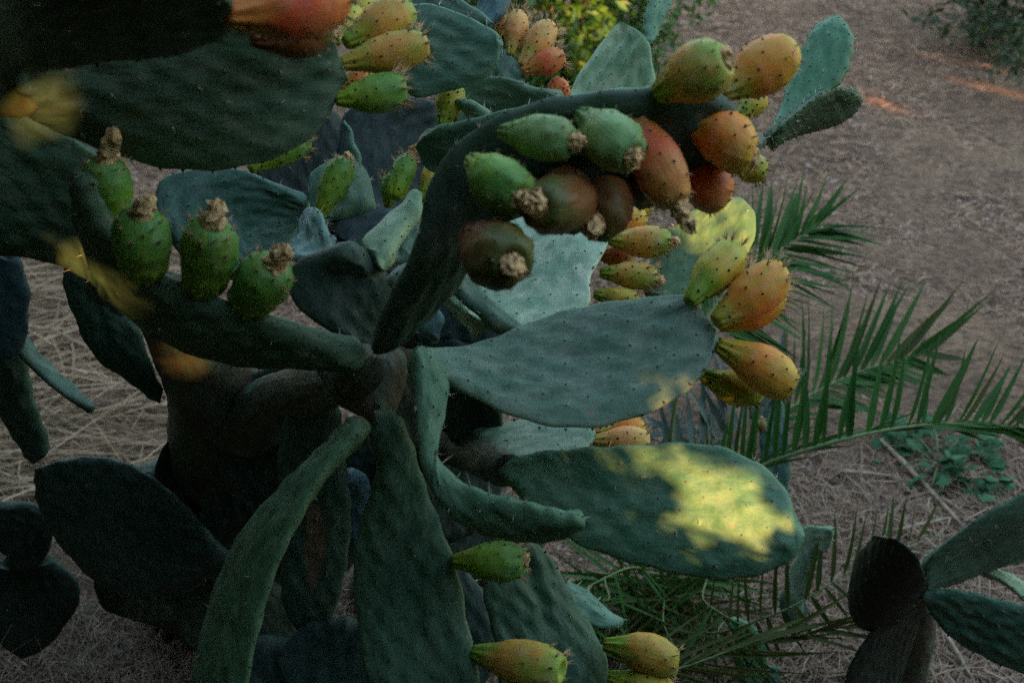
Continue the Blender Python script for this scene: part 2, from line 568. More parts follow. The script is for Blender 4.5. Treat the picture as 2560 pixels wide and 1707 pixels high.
    def at(x, y, sd):
        i = np.interp(x, L, np.arange(NS))
        i0 = min(int(i), NS - 2)
        w_ = np.interp(x, L, hw)
        uu = np.clip(y / max(w_, 1e-4), -1, 1)
        j = np.interp(uu, u, np.arange(NU))
        j0 = min(int(j), NU - 2)
        S = surf[0 if sd > 0 else 1]
        fi, fj = i - i0, j - j0
        p = (S[i0, j0] * (1 - fi) * (1 - fj) + S[i0 + 1, j0] * fi * (1 - fj) + S[i0, j0 + 1] * (1 - fi) * fj + S[i0 + 1, j0 + 1] * fi * fj)
        n = np.cross(S[i0 + 1, j0] - S[i0, j0], S[i0, j0 + 1] - S[i0, j0])
        n = n / max(np.linalg.norm(n), 1e-9)
        if np.dot(n, N[i0]) * sd < 0:
            n = -n
        return p - o0, n, T[i0]
    for x, y in pts:
        for sd in (1, -1):
            p, n, tt = at(x, y, sd)
            r = are_r * lr.uniform(0.75, 1.25)
            b.dome(p, n, r, r * 0.75, slot=0)
            if lr.random() < 0.55 * spines:
                for _ in range(lr.integers(1, 3)):
                    dd = n + 0.5 * tt + lr.normal(0, 0.45, 3)
                    b.cone(p, dd, 0.00055, lr.uniform(0.004, 0.013), 3, 1)
    for rl, sg in ((RA, -1), (RB, 1)):
        rlL = np.concatenate([[0], np.cumsum(np.linalg.norm(np.diff(rl, axis=0), axis=1))])
        x = are * 0.9
        while x < rlL[-1]:
            i = min(int(np.searchsorted(rlL, x)), NS - 2)
            p = rl[i] + N[i] * (cupo[i, 0] + wave[i, 0] * fade[i, 0] * 0.7) - o0
            out = norm(half[i]) * sg
            if i > NS - 6:
                out = norm(out + T[i])
            if hw[i] > 0.006:
                b.dome(p - out * 0.0006, out, are_r * 1.15, are_r * 1.1, slot=0)
                if lr.random() < 0.75 * spines:
                    for _ in range(lr.integers(1, 4)):
                        b.cone(p, out + 0.3 * T[i] + lr.normal(0, 0.4, 3), 0.0006, lr.uniform(0.006, 0.017), 3, 1)
            x += are * lr.uniform(0.75, 1.1)
    if b.n:
        am = b.mesh('areoles')
        link('areole_covering', am, o, None, [M['areole_pad'] if dark else M['areole_pale'], M['spine']], kind='stuff')
    return o


# ------------------------------------------------------------------ fruits
def fruit(root, base, tip, w, d, mat, dry=None, bristle=1.0, neck=0.36, fat=0.62, tint=(1, 1, 1), label=None):
    """base/tip pixels, w = width in pixels, d = (depth base, depth tip), dry = length of dried flower in fruit lengths"""
    lr = np.random.default_rng(rng.integers(1 << 30))
    b0, t0 = W(*base, d[0]), W(*tip, d[1])
    ax = t0 - b0
    Lf = np.linalg.norm(ax)
    ax = ax / Lf
    R = w / FPX * 0.5 * (d[0] + d[1]) * 0.5
    nz, na = 24, 30
    lumpy = 0.06 if mat in ('f_green', 'f_pale', 'f_brown') else 0.036
    if dry and dry > 0.3 and mat == 'f_green':
        neck, fat, lumpy = 0.62, 0.55, 0.034
    zz = np.linspace(0, 1, nz)
    # profile: narrow ribbed foot, fat middle, truncated crown with a sunken navel
    prof = np.interp(zz, [0, 0.04, 0.12, 0.25, 0.42, fat, 0.78, 0.90, 0.97, 1.0],
                     [neck * 0.7, neck * 0.95, neck + 0.06, neck + 0.22, 0.88, 1.0, 0.95, 0.78, 0.62, 0.50])
    prof = np.convolve(np.pad(prof, 1, mode='edge'), [0.25, 0.5, 0.25], 'valid')
    zz = np.concatenate([[0.0, 0.0], zz, [1.0, 0.965, 0.94]])
    prof = np.concatenate([[0.01, prof[0] * 0.7], prof, [0.40, 0.28, 0.04]])
    nz = len(zz)
    ang = np.arange(na) * 2 * math.pi / na
    bend = lr.normal(0, 0.05, 2)
    ar = []
    rows = 7
    for r in range(rows):
        z = 0.16 + 0.78 * r / (rows - 1)
        m = 6 if r < rows - 1 else 9
        for c in range(m):
            ar.append((z + lr.normal(0, 0.02), (c + 0.5 * (r % 2)) * 2 * math.pi / m + lr.normal(0, 0.12) + r * 0.12, r))
    A, Z = np.meshgrid(ang, zz)
    Pr = np.repeat(prof[:, None], na, 1)
    bump = np.zeros_like(A)
    for z, a, r in ar:
        da = (A - a + math.pi) % (2 * math.pi) - math.pi
        k = 1.0 if z < 0.8 else 2.0
        bump += k * np.exp(-((Z - z) / 0.06) ** 2 - (da / 0.30) ** 2)
    rib = np.exp(-(Z / 0.22) ** 2) * 0.20 * np.sin(A * 8 + lr.uniform(0, 6))
    lump = 0.03 * np.sin(A * 2 + lr.uniform(0, 6)) + 0.03 * np.sin(A + Z * 4 + lr.uniform(0, 6))
    Rr = R * Pr * (1 + rib + lump) + R * lumpy * bump * (Pr > 0.45)
    X = Rr * np.cos(A) + bend[0] * Lf * Z ** 2
    Y = Rr * np.sin(A) + bend[1] * Lf * Z ** 2
    V = np.stack([X, Y, Z * Lf], -1)
    idx = np.arange(nz * na).reshape(nz, na)
    nxt = np.roll(idx, -1, axis=1)
    Q = np.stack([idx[:-1], nxt[:-1], nxt[1:], idx[1:]], -1).reshape(-1, 4)
    me = mesh_np('fruit', V.reshape(-1, 3), quads=Q)
    add_uv(me, 'su', np.stack([(A / 6.2832).ravel(), Z.ravel()], 1))
    o = link('fruit', me, root, None, [M[mat]], label=label)
    rot = Vector(ax).to_track_quat('Z', 'Y').to_matrix().to_4x4()
    o.matrix_local = Matrix.Translation(Vector(b0 - np.array(root.location))) @ rot @ Matrix.Rotation(lr.uniform(0, 6.28), 4, 'Z')
    o.color = tuple(tint) + (1,)
    b = Bits()
    for z, a, r in ar:
        rad = np.interp(z, zz[2:nz - 3], (R * prof)[2:nz - 3]) + R * 0.018
        rad *= 1 + 0.03 * math.sin(a * 2)
        n = np.array((math.cos(a), math.sin(a), 0.25 if z > 0.75 else 0.0))
        p = np.array((rad * math.cos(a) + bend[0] * Lf * z * z, rad * math.sin(a) + bend[1] * Lf * z * z, z * Lf))
        b.dome(p, n, 0.0015 * lr.uniform(0.8, 1.2), 0.0015, slot=0)
        top = r >= rows - 1 or (r == rows - 2 and lr.random() < 0.5)
        for _ in range(lr.integers(1, 4) if not top else int(11 * bristle) + 2):
            dd = n + lr.normal(0, 0.35, 3) + np.array((0, 0, 0.9 if top else 0.1))
            b.cone(p, dd, 0.00042 if not top else 0.0006, lr.uniform(0.003, 0.006) if not top else lr.uniform(0.007, 0.018) * bristle, 3, 1)
    link('areole_covering', b.mesh('fruit_areoles'), o, None, [M['areole'], M['glochid']], kind='stuff')
    if dry:
        k, m = 12, 10
        hz = np.linspace(0, 1, m)
        rr = np.interp(hz, [0, 0.2, 0.5, 0.8, 1.0], [0.42, 0.40, 0.34, 0.36, 0.12]) * R * 0.95
        aa = np.arange(k) * 2 * math.pi / k
        lean = lr.normal(0, 0.18, 2)
        vv = []
        for zi, ri in zip(hz, rr):
            cr = ri * (1 + lr.normal(0, 0.20, k))
            vv.append(np.stack([cr * np.cos(aa) + lean[0] * zi * dry * Lf + bend[0] * Lf, cr * np.sin(aa) + lean[1] * zi * dry * Lf + bend[1] * Lf,
                                np.full(k, 0.95 * Lf + zi * dry * Lf) + lr.normal(0, 0.02 * Lf, k)], 1))
        vv.append(np.array([[lean[0] * dry * Lf + bend[0] * Lf, lean[1] * dry * Lf + bend[1] * Lf, 0.95 * Lf + dry * Lf * 0.98]]))
        vv = np.vstack(vv)
        ix = np.arange(k * m).reshape(m, k)
        nx = np.roll(ix, -1, axis=1)
        qq = np.stack([ix[:-1], nx[:-1], nx[1:], ix[1:]], -1).reshape(-1, 4)
        tt = np.stack([ix[-1], nx[-1], np.full(k, k * m)], -1)
        link('dried_flower', mesh_np('dried_flower', vv, quads=qq, tris=tt, smooth=False), o, None, [M['dry']])
    return o


def tube(name, pts, rad, root, mat, k=9, n=24, kind=None, label=None, cat=None, jit=0.0):
    """tapered tube through world points; a free-standing one gets label/cat"""
    P = spline(np.asarray(pts), n, False)
    rr = np.interp(np.linspace(0, 1, n), np.linspace(0, 1, len(rad)), rad)
    T = norm(np.gradient(P, axis=0))
    a = norm(np.cross(T, np.array((0.21, 0.13, 0.97)) if abs(T[0, 2]) < 0.9 else np.array((1.0, 0.1, 0))))
    b = np.cross(T, a)
    ang = np.arange(k) * 2 * math.pi / k
    jr = 1 + rng.normal(0, jit, (n, k)) if jit else np.ones((n, k))
    V = P[:, None] + rr[:, None, None] * jr[:, :, None] * (np.cos(ang)[None, :, None] * a[:, None] + np.sin(ang)[None, :, None] * b[:, None])
    o0 = P[0].copy()
    ix = np.arange(n * k).reshape(n, k)
    nx = np.roll(ix, -1, axis=1)
    Q = np.stack([ix[:-1], nx[:-1], nx[1:], ix[1:]], -1).reshape(-1, 4)
    VV = np.vstack([V.reshape(-1, 3), P[:1], P[-1:]]) - o0
    tt = np.vstack([np.stack([nx[0], ix[0], np.full(k, n * k)], -1), np.stack([ix[-1], nx[-1], np.full(k, n * k + 1)], -1)])
    me = mesh_np(name, VV, quads=Q, tris=tt)
    L = np.linspace(0, 1, n)
    add_uv(me, 'su', np.vstack([np.stack([np.repeat(0.1 + 0.8 * L, k), np.tile(np.cos(ang) * 0.5, n)], 1), [[0.1, 0], [0.9, 0]]]))
    add_uv(me, 'met', np.vstack([np.stack([np.repeat(L, k), np.tile(ang * 0.05, n)], 1), [[0, 0], [1, 0]]]))
    off = np.array(root.location) if root is not None else np.zeros(3)
    return link(name, me, root, Vector(o0 - off), [M[mat]], kind=kind, label=label, cat=cat)


# ------------------------------------------------------------------ ground and unseen trees added to shade it
def build_ground():
    t = np.linspace(-1, 1, 281)
    xs = np.sign(t) * (3.2 * np.abs(t) + 240 * np.abs(t) ** 7)
    ys = 4.0 + np.sign(t) * (4.2 * np.abs(t) + 240 * np.abs(t) ** 7)
    X, Y = np.meshgrid(xs, ys)
    Z = np.zeros_like(X)
    for k in range(26):
        a, f = rng.uniform(0, 6.28), rng.uniform(1.5, 22)
        Z += 0.035 / f * np.sin((X * math.cos(a) + Y * math.sin(a)) * f + rng.uniform(0, 6.28))
    V = np.stack([X, Y, Z - 0.01], -1).reshape(-1, 3)
    n = len(t)
    ix = np.arange(n * n).reshape(n, n)
    Q = np.stack([ix[:-1, :-1], ix[:-1, 1:], ix[1:, 1:], ix[1:, :-1]], -1).reshape(-1, 4)
    link('ground', mesh_np('ground', V, quads=Q), None, None, [M['ground']], kind='structure')


build_ground()

# openings cut in the unseen crowns so sun lands on chosen spots: photo pixel, depth, radius in metres
SUN_SPOTS = []


def spot(px, py, d, r):
    SUN_SPOTS.append((W(px, py, d), r))


for a in ((1745, 1280, .017), (1800, 1285, .017), (1850, 1262, .012), (1705, 1235, .008), (1770, 1230, .013), (1890, 1275, .005), (1710, 1172, .008), (1755, 1178, .004), (1850, 1190, .007)):
    spot(a[0], a[1], 1.16, a[2])
N_PAD_SPOTS = len(SUN_SPOTS)
spot(1825, 560, 1.43, .055)
spot(1765, 535, 1.43, .04)
spot(50, 262, .92, .008)
spot(75, 300, .95, .006)
spot(222, 672, 1.10, .004)
spot(420, 875, 1.36, .004)
spot(460, 910, 1.36, .009)
for px, py, r in ((2185, 250, .02), (2440, 165, .02), (2500, 235, .03), (1985, 140, .03)):
    SUN_SPOTS.append((G(px, py), r))
for px, py, r in ((1405, 95, .10), (1340, 30, .08), (1440, 20, .05), (1425, 150, .06)):
    SUN_SPOTS.append((W(px, py, 5.3), r))
SPOT_P = np.array([p for p, r in SUN_SPOTS])
SPOT_R = np.array([r for p, r in SUN_SPOTS])
SPOT_WIDE = np.array([0.06 if i < N_PAD_SPOTS else 0.0 for i in range(len(SUN_SPOTS))])


def rhomb_leaves(C, D, N_, ln, wd):
    """flat pointed leaves: centres, directions, normals, lengths, widths (arrays)"""
    D = norm(D)
    S = norm(np.cross(N_, D))
    Nn = np.cross(D, S)
    ln, wd = ln[:, None], wd[:, None]
    V = np.stack([C - D * ln * 0.5, C + S * wd * 0.5 - D * ln * 0.05, C + D * ln * 0.5 - Nn * ln * 0.08, C - S * wd * 0.5 - D * ln * 0.05], 1)
    n = len(C)
    Q = np.arange(4 * n).reshape(n, 4)
    return V.reshape(-1, 3), Q


AZ = np.array((math.sin(SUN_AZ), math.cos(SUN_AZ), 0.0))
QZ = np.array((-AZ[1], AZ[0], 0.0))


def shade_tree(qc, ac, h, wdt, n, label):
    wide = SPOT_WIDE[None]
    base = QZ * qc + AZ * ac
    t = thing('shade_tree', base, label, 'tree', 'unseen row of shade trees')
    tube('trunk', [base, base + np.array((0.1, 0.05, h * 0.3)), base + np.array((0.0, -0.1, h * 0.75))], [0.16, 0.12, 0.04], t, 'bark', 10, 20, jit=0.04)
    for k in range(5):
        a = k * 1.3 + qc
        z0 = h * (0.22 + 0.1 * k)
        tube('limb', [base + np.array((0, 0, z0)), base + np.array((math.cos(a) * 0.5, math.sin(a) * 0.5, z0 + 0.4)),
                      base + np.array((math.cos(a) * 1.0, math.sin(a) * 1.0, z0 + 0.7))], [0.06, 0.04, 0.015], t, 'bark', 7, 12)
    q = rng.uniform(-1, 1, n) * wdt
    z = rng.uniform(0.0, 1, n) ** 1.15 * h
    a = rng.uniform(-1, 1, n) * 1.0
    C = base + q[:, None] * QZ + a[:, None] * AZ + z[:, None] * np.array((0, 0, 1.0))
    top = h * (0.95 - 0.12 * np.abs(q / wdt) + 0.06 * np.sin(q * 5.0 + qc))
    C = C[z < top]
    ln = rng.uniform(0.16, 0.30, len(C))
    rel = C[:, None, :] - SPOT_P[None]
    along = rel @ SUN
    dist = np.linalg.norm(rel - along[:, :, None] * SUN, axis=2)
    keep = ~((dist < SPOT_R[None] + wide + ln[:, None] * 0.30) & (along > 0)).any(axis=1)
    C, ln = C[keep], ln[keep]
    V, Qd = rhomb_leaves(C, rng.normal(0, 1, (len(C), 3)) + np.array((0, 0, -0.4)), SUN + rng.normal(0, 0.6, (len(C), 3)), ln, ln * rng.uniform(0.55, 0.8, len(C)))
    link('crown', mesh_np('crown', V - base, quads=Qd, smooth=False), t, None, [M['tree_leaf']], kind='stuff')


for qc, h, lab in ((-4.4, 4.6, 'lowest dense leafy tree, first of the unseen row of shade trees'),
                   (-1.5, 5.0, 'dense leafy tree, second in the unseen row of shade trees'),
                   (1.4, 5.2, 'unseen dense leafy shade tree, third in the row'),
                   (4.3, 5.4, 'unseen tall dense shade tree of the row, between two others'),
                   (7.2, 5.6, 'unseen tallest dense shade tree of the row'),
                   (10.1, 5.2, 'unseen dense shade tree at the last end of the row')):
    shade_tree(qc, 5.6, h, 1.75, 10500, lab)  # unseen row placed to block the sun, crowns opened for the dapples


def round_tree(x, y, h, z0, rx, n, label, size=(0.16, 0.30), name='light_block_tree', cat='tree', tr=0.2, group='unseen trees added to block light', fine=False):
    """unseen low-branched tree or shrub that blocks sun and sky"""
    base = np.array((x, y, 0.0))
    wide = SPOT_WIDE[None] * (0 if fine else 1)
    t = thing(name, base, label, cat, group)
    tube('trunk', [base, base + np.array((0.08, 0.05, h * 0.35)), base + np.array((0.0, -0.1, h * 0.8))], [tr, tr * .75, tr * .25], t, 'bark', 10, 20, jit=0.04)
    for k in range(6):
        a = k * 1.05 + x
        zz = max(0.05, z0 + (h - z0) * (0.1 + 0.1 * k))
        tube('limb', [base + np.array((0, 0, zz)), base + np.array((math.cos(a) * rx * 0.35, math.sin(a) * rx * 0.35, zz + min(0.4, 0.08 * h))),
                      base + np.array((math.cos(a) * rx * 0.7, math.sin(a) * rx * 0.7, zz + min(0.6, 0.12 * h)))], [tr * .35, tr * .22, tr * .07], t, 'bark', 7, 12)
    uu = norm(rng.normal(0, 1, (n, 3)))
    rr = rng.uniform(0.0, 1.0, n) ** 0.4 * (1 + 0.12 * np.sin(uu[:, 0] * 6 + x) * np.cos(uu[:, 2] * 5))
    C = base + np.array((0, 0, (z0 + h) / 2)) + uu * rr[:, None] * np.array((rx, rx, (h - z0) / 2))
    ln = rng.uniform(size[0], size[1], n)
    rel = C[:, None, :] - SPOT_P[None]
    along = rel @ SUN
    dist = np.linalg.norm(rel - along[:, :, None] * SUN, axis=2)
    keep = ~((dist < SPOT_R[None] + wide + ln[:, None] * 0.30) & (along > 0)).any(axis=1)
    # leaves in view or close to the camera are dropped, so blockers stay unseen
    f = (C - CAM) @ FW
    near = np.linalg.norm(C - CAM, axis=1) < 0.9
    view = (C[:, 2] < 1.9) & (f > 0.05) & (np.abs((C - CAM) @ RT) < 0.80 * f + 0.5) & (np.abs((C - CAM) @ UP) < 0.55 * f + 0.45)
    keep &= ~(near | view)
    C, ln = C[keep], ln[keep]
    V, Qd = rhomb_leaves(C, rng.normal(0, 1, (len(C), 3)), rng.normal(0, 1, (len(C), 3)), ln, ln * rng.uniform(0.55, 0.8, len(C)))
    link('crown', mesh_np('crown', V - base, quads=Qd, smooth=False), t, None, [M['tree_leaf']], kind='stuff')


for x, y, h, z0, rx, n, lab in ((-0.2, -2.9, 6.0, 0.0, 2.5, 10500, 'unseen broad leafy tree with low branches facing the fruit side of the cactus'),
                                (-3.9, -1.3, 6.0, 0.0, 2.4, 10500, 'unseen broad leafy tree standing off the woody trunk side of the cactus'),
                                (3.6, -3.3, 5.6, 0.0, 2.4, 9500, 'unseen broad leafy tree nearest the row of shade trees'),
                                (-4.3, 2.3, 4.6, 0.0, 2.1, 9000, 'unseen bushy broad tree rooted beyond the straw, on the trunk side of the cactus'),
                                (-2.75, 0.9, 5.2, 2.15, 1.75, 6500, 'unseen high-crowned broad tree leaning over the trunk side of the cactus'),
                                (-0.9, -1.9, 5.8, 2.4, 1.9, 6500, 'unseen broad high-crowned tree spreading over the open place before the cactus')):
    round_tree(x, y, h, z0, rx, n, lab)  # unseen trees put in to darken light from behind and left


for x, y, h, rx, lab in ((-2.0, -0.75, 1.7, 1.05, 'unseen low dense shrub between two broad trees'), (0.1, -1.45, 1.5, 1.0, 'unseen low dense shrub under the low-branched broad tree'),
                         (-2.75, 0.75, 1.7, 1.1, 'unseen low dense shrub standing off the lowest cactus pads'), (2.0, -1.5, 1.3, 1.0, 'unseen low wide shrub before the nearest broad tree'),
                         (0.1, 0.12, 0.9, 0.8, 'unseen low shrub blocking ground bounce below the hanging pads'), (-1.15, 0.15, 0.9, 0.8, 'unseen low shrub blocking ground bounce on the trunk side'), (1.15, 0.15, 0.8, 0.8, 'unseen low shrub blocking ground bounce before the lower palm frond'),
                         (-6.2, 5.0, 2.6, 2.0, 'unseen wide leafy shrub beyond the straw'), (-4.6, 8.2, 3.0, 1.8, 'unseen tall leafy shrub where the straw ends')):
    round_tree(x, y, h, -0.25 * h, rx, int(3400 * rx), lab, (0.10, 0.2), 'light_block_shrub', 'shrub', 0.05, 'unseen shrubs added to block light')  # unseen shrubs added against low light and ground bounce
for k, (x, h, rx) in enumerate(((-7.5, 5.6, 2.8), (-3.2, 6.0, 2.7), (1.0, 5.2, 2.6), (5.2, 6.2, 2.7), (9.5, 5.6, 2.8))):
    round_tree(x, 14.5 + (k % 2), h, 0.0, rx, 5500, ('unseen leafy tree left of all others beyond the path', 'unseen tall leafy tree beyond the bright bush', 'unseen low leafy tree in the middle of the far tree line', 'unseen tallest leafy tree of the far tree line', 'unseen leafy tree beyond the dark bush')[k],
               (0.2, 0.4), 'far_tree', 'tree', 0.2, 'unseen far tree line')  # unseen tree line added to cut light from the horizon
pc = W(1775, 1235, 1.16) + SUN * 1.75  # unseen shrub set on the sun ray to sharpen the patch edges
pc = pc + QZ * 0.28
round_tree(pc[0], pc[1], pc[2] + 0.75, pc[2] - 0.7, 0.72, 7500, 'unseen small-leaved shrub added to shape the sun patch on the lower right pad', (0.035, 0.07), 'dapple_shrub', 'shrub', 0.014, None, True)


# ------------------------------------------------------------------ litter on the ground
def ribbons(name, C, ang, ln, wd, lift, curve, mat, seg=3, up=None):
    n = len(C)
    k = np.linspace(-0.5, 0.5, seg + 1)
    dx, dy = np.cos(ang), np.sin(ang)
    D = np.stack([dx, dy, np.zeros(n)], 1)
    S = np.stack([-dy, dx, np.zeros(n)], 1)
    roll = rng.uniform(-0.8, 0.8, n)
    Wd = S * np.cos(roll)[:, None] + np.array((0, 0, 1.0)) * np.sin(roll)[:, None]
    tilt = rng.normal(0, 0.12, n) if up is None else up
    rows = []
    for i, t in enumerate(k):
        P = C + D * (t * ln)[:, None] + S * (curve * ln * (t * t - 0.1))[:, None]
        P[:, 2] += lift + tilt * t * ln + (0.25 - t * t) * ln * 0.08
        P[:, 2] = np.maximum(P[:, 2], 0.001)
        w = wd * (1.0 if 0 < i < seg else 0.55)
        rows += [P - Wd * (w * 0.5)[:, None], P + Wd * (w * 0.5)[:, None]]
    V = np.stack(rows, 1)
    m = 2 * (seg + 1)
    b = (np.arange(n) * m)[:, None]
    Q = np.concatenate([b + np.array((2 * i, 2 * i + 1, 2 * i + 3, 2 * i + 2)) for i in range(seg)], 0)
    return link(name, mesh_np(name, V.reshape(-1, 3), quads=Q, smooth=False), None, None, [M[mat]], kind='stuff')


def pixel_ground(n, x0, x1, y0, y1):
    px, py = rng.uniform(x0, x1, n), rng.uniform(y0, y1, n)
    r = RT[None] * ((px - 1280) / FPX)[:, None] - UP[None] * ((py - 853.5) / FPX)[:, None] + FW[None]
    C = CAM + r * (-CAM[2] / r[:, 2])[:, None]
    return C, -CAM[2] / r[:, 2]


def litter():
    C, d = pixel_ground(120000, -150, 2750, -160, 1900)
    n = len(C)
    o = ribbons('needle_litter', C, rng.uniform(0, 6.28, n), rng.uniform(0.018, 0.06, n) * (0.7 + 0.14 * d), rng.uniform(0.0009, 0.0024, n) * (0.3 + 0.45 * d),
                rng.uniform(0.0, 0.018, n), rng.normal(0, 0.35, n), 'needles', 2)
    o['label'], o['category'] = 'brown dry needles and stalks strewn over the ground', 'litter'
    C, d = pixel_ground(9000, -150, 2750, -160, 1900)
    n = len(C)
    V, Q = rhomb_leaves(C + np.array((0, 0, 0.012)), rng.normal(0, 1, (n, 3)) * (1, 1, 0.25), np.array((0, 0, 1.0)) + rng.normal(0, 0.35, (n, 3)),
                        rng.uniform(0.008, 0.030, n) * (0.7 + 0.15 * d), rng.uniform(0.004, 0.012, n) * (0.7 + 0.15 * d))
    o = link('leaf_chip_litter', mesh_np('leaf_chip_litter', V, quads=Q, smooth=False), None, None, [M['chips']], kind='stuff',
             label='small pale dead leaf chips scattered over the brown ground', cat='litter')
    # long dry palm straw in the gap left of the trunk
    C, d = pixel_ground(1100, -60, 560, 600, 1330)
    n = len(C)
    o = ribbons('straw_bed', C, rng.normal(0.12, 0.6, n), rng.uniform(0.15, 0.7, n), rng.uniform(0.002, 0.0085, n) * rng.uniform(0.5, 1.0, n), rng.uniform(0.01, 0.07, n), rng.normal(0, 0.4, n), 'straw', 6)
    o['label'], o['category'] = 'long pale dry straw lying behind the cactus trunk', 'straw'
    C, d = pixel_ground(3000, 1500, 2650, 1040, 1850)
    n = len(C)
    o = ribbons('straw_scatter', C, rng.uniform(0, 6.28, n), rng.uniform(0.04, 0.19, n), rng.uniform(0.0012, 0.0034, n), rng.uniform(0.004, 0.03, n), rng.normal(0, 0.5, n), 'straw_thin', 4)
    o['label'], o['category'] = 'thin pale straw stalks scattered under the palm fronds', 'straw'
    C, d = pixel_ground(1500, -80, 1250, 1330, 1900)
    n = len(C)
    o = ribbons('dead_grass', C, rng.uniform(0, 6.28, n), rng.uniform(0.06, 0.30, n), rng.uniform(0.0012, 0.0028, n), rng.uniform(0.01, 0.06, n), rng.normal(0, 0.9, n), 'deadgrass', 5,
                rng.normal(0, 0.5, n))
    o['label'], o['category'] = 'tangle of thin dead grass at the foot of the cactus', 'grass'


litter()


def rod(name, a, b, r, label, sag=0.02):
    a, b = G(*a), G(*b)
    a[2], b[2] = r + 0.022, r + 0.016
    m1, m2 = a * 0.66 + b * 0.34, a * 0.34 + b * 0.66
    L = np.linalg.norm(b - a)
    m1 = m1 + rng.normal(0, sag * L * 0.5, 3) * (1, 1, 0)
    m2 = m2 + rng.normal(0, sag * L * 0.5, 3) * (1, 1, 0)
    return tube(name, [a, m1, m2, b], [r * 0.9, r, r * 0.85, r * 0.5], None, 'stick', 6, 14, label=label, cat='stick', jit=0.08)


rod('dry_stick', (2198, 1120), (2400, 1330), 0.0075, 'long pale dry stick lying beside the leafy green weed')
rod('dry_stick', (2100, 1198), (2222, 1204), 0.0055, 'short brown stick lying below the arching palm frond', 0.05)
rod('dry_stick', (2330, 1560), (2420, 1707), 0.006, 'pale stick lying under the dark small cactus pads')
rod('dry_stick', (2240, 1345), (2370, 1308), 0.005, 'thin pale stick lying across the end of the long stick')


# ------------------------------------------------------------------ plants: bushes, weed, palm
def leafy_bush(name, centre, rad, n, ln, mat, label, stems=7, cat='bush', tip_dirs=None):
    base = np.array((centre[0], centre[1], 0.0))
    t = thing(name, base, label, cat)
    for k in range(stems):
        a = rng.uniform(0, 6.28)
        e = base + np.array((math.cos(a) * rad[0] * 0.7, math.sin(a) * rad[1] * 0.7, centre[2] + rad[2] * rng.uniform(0.2, 0.8)))
        tube('stem', [base + np.array((math.cos(a) * 0.04, math.sin(a) * 0.04, 0.0)), base * 0.6 + e * 0.4 + np.array((0, 0, 0.15)), e], [0.018, 0.012, 0.004], t, 'bark', 6, 12)
    # leaves grouped on twigs
    m = n // 14
    u = norm(rng.normal(0, 1, (m, 3)))
    rr = rng.uniform(0.35, 1.0, m) ** 0.45 * (1 + 0.22 * np.sin(u[:, 0] * 7) * np.cos(u[:, 2] * 5))
    tw = np.array((centre[0], centre[1], centre[2])) + u * rr[:, None] * np.array(rad)
    td = norm(u * np.array((1, 1, 0.4)) + rng.normal(0, 0.5, (m, 3)))
    C = np.repeat(tw, 14, 0) + np.repeat(td, 14, 0) * np.tile(np.linspace(-1.2, 1.2, 14), m)[:, None] * ln * 1.6 + rng.normal(0, ln * 0.35, (m * 14, 3))
    D = np.repeat(td, 14, 0) + rng.normal(0, 0.6, (m * 14, 3))
    ok = C[:, 2] > 0.02
    C, D = C[ok], D[ok]
    l_ = rng.uniform(0.7, 1.3, len(C)) * ln
    V, Q = rhomb_leaves(C, D, np.array((0, -0.3, 1.0)) + rng.normal(0, 0.6, (len(C), 3)), l_, l_ * rng.uniform(0.28, 0.42, len(C)))
    link('foliage', mesh_np('foliage', V - base, quads=Q, smooth=False), t, None, [M[mat]], kind='stuff')
    return t


bc = W(1400, -10, 5.3)
leafy_bush('leafy_bush', (bc[0], bc[1], max(0.35, bc[2])), (0.66, 0.5, 0.60), 9000, 0.078, 'bush', 'bright green and yellow leafy bush behind the light green cactus pads')
bc = W(2640, -30, 6.0)
leafy_bush('leafy_bush', (bc[0], bc[1], max(0.5, bc[2])), (0.75, 0.7, 0.75), 6000, 0.075, 'bush_dark', 'dark green leafy bush at the far side of the brown path')
bc = W(2250, -190, 9.0)
leafy_bush('leafy_bush', (bc[0], bc[1], 0.4), (1.2, 0.6, 0.55), 5000, 0.08, 'bush_dark', 'low dark bush at the far end of the path')
# branch leaning out of the dark bush over the path
bb = W(2700, 60, 5.6)
tb = thing('leafy_branch', W(2640, 60, 5.4), 'dark leafy branch with a drooping end hanging over the path edge', 'branch')
br_pts = [W(2640, 60, 5.4), W(2580, 110, 5.2), W(2530, 140, 5.1), W(2505, 175, 5.05)]
tube('twig', br_pts, [0.012, 0.008, 0.005, 0.002], tb, 'bark', 6, 14)
P = spline(br_pts, 60, False)
C = P[rng.integers(0, 60, 320)] + rng.normal(0, 0.055, (320, 3))
l_ = rng.uniform(0.04, 0.08, 320)
V, Q = rhomb_leaves(C, rng.normal(0, 1, (320, 3)) + np.array((-0.5, 0, -0.6)), rng.normal(0, 1, (320, 3)), l_, l_ * 0.38)
link('foliage', mesh_np('foliage', V - np.array(tb.location), quads=Q, smooth=False), tb, None, [M['bush_dark']], kind='stuff')


def weed_mesh(k):
    r = np.random.default_rng(50 + k)
    n = 18
    a = np.linspace(-math.pi, math.pi, n, endpoint=False)
    rad = 0.5 * (1 + 0.22 * np.cos(a * 5 + r.uniform(0, 1)) + r.normal(0, 0.05, n))
    x = 0.55 + rad * np.cos(a)
    y = rad * np.sin(a) * 0.75
    z = 0.12 * np.cos(a * 3) * rad - 0.25 * (x - 0.5) ** 2
    V = np.vstack([np.stack([x, y, z], 1), [[0.5, 0, 0.10]], [[0, 0, 0]]])
    T = [(i, (i + 1) % n, n) for i in range(n)] + [(0, n - 1, n + 1)]
    return mesh_np('leaf', V, tris=np.array(T))


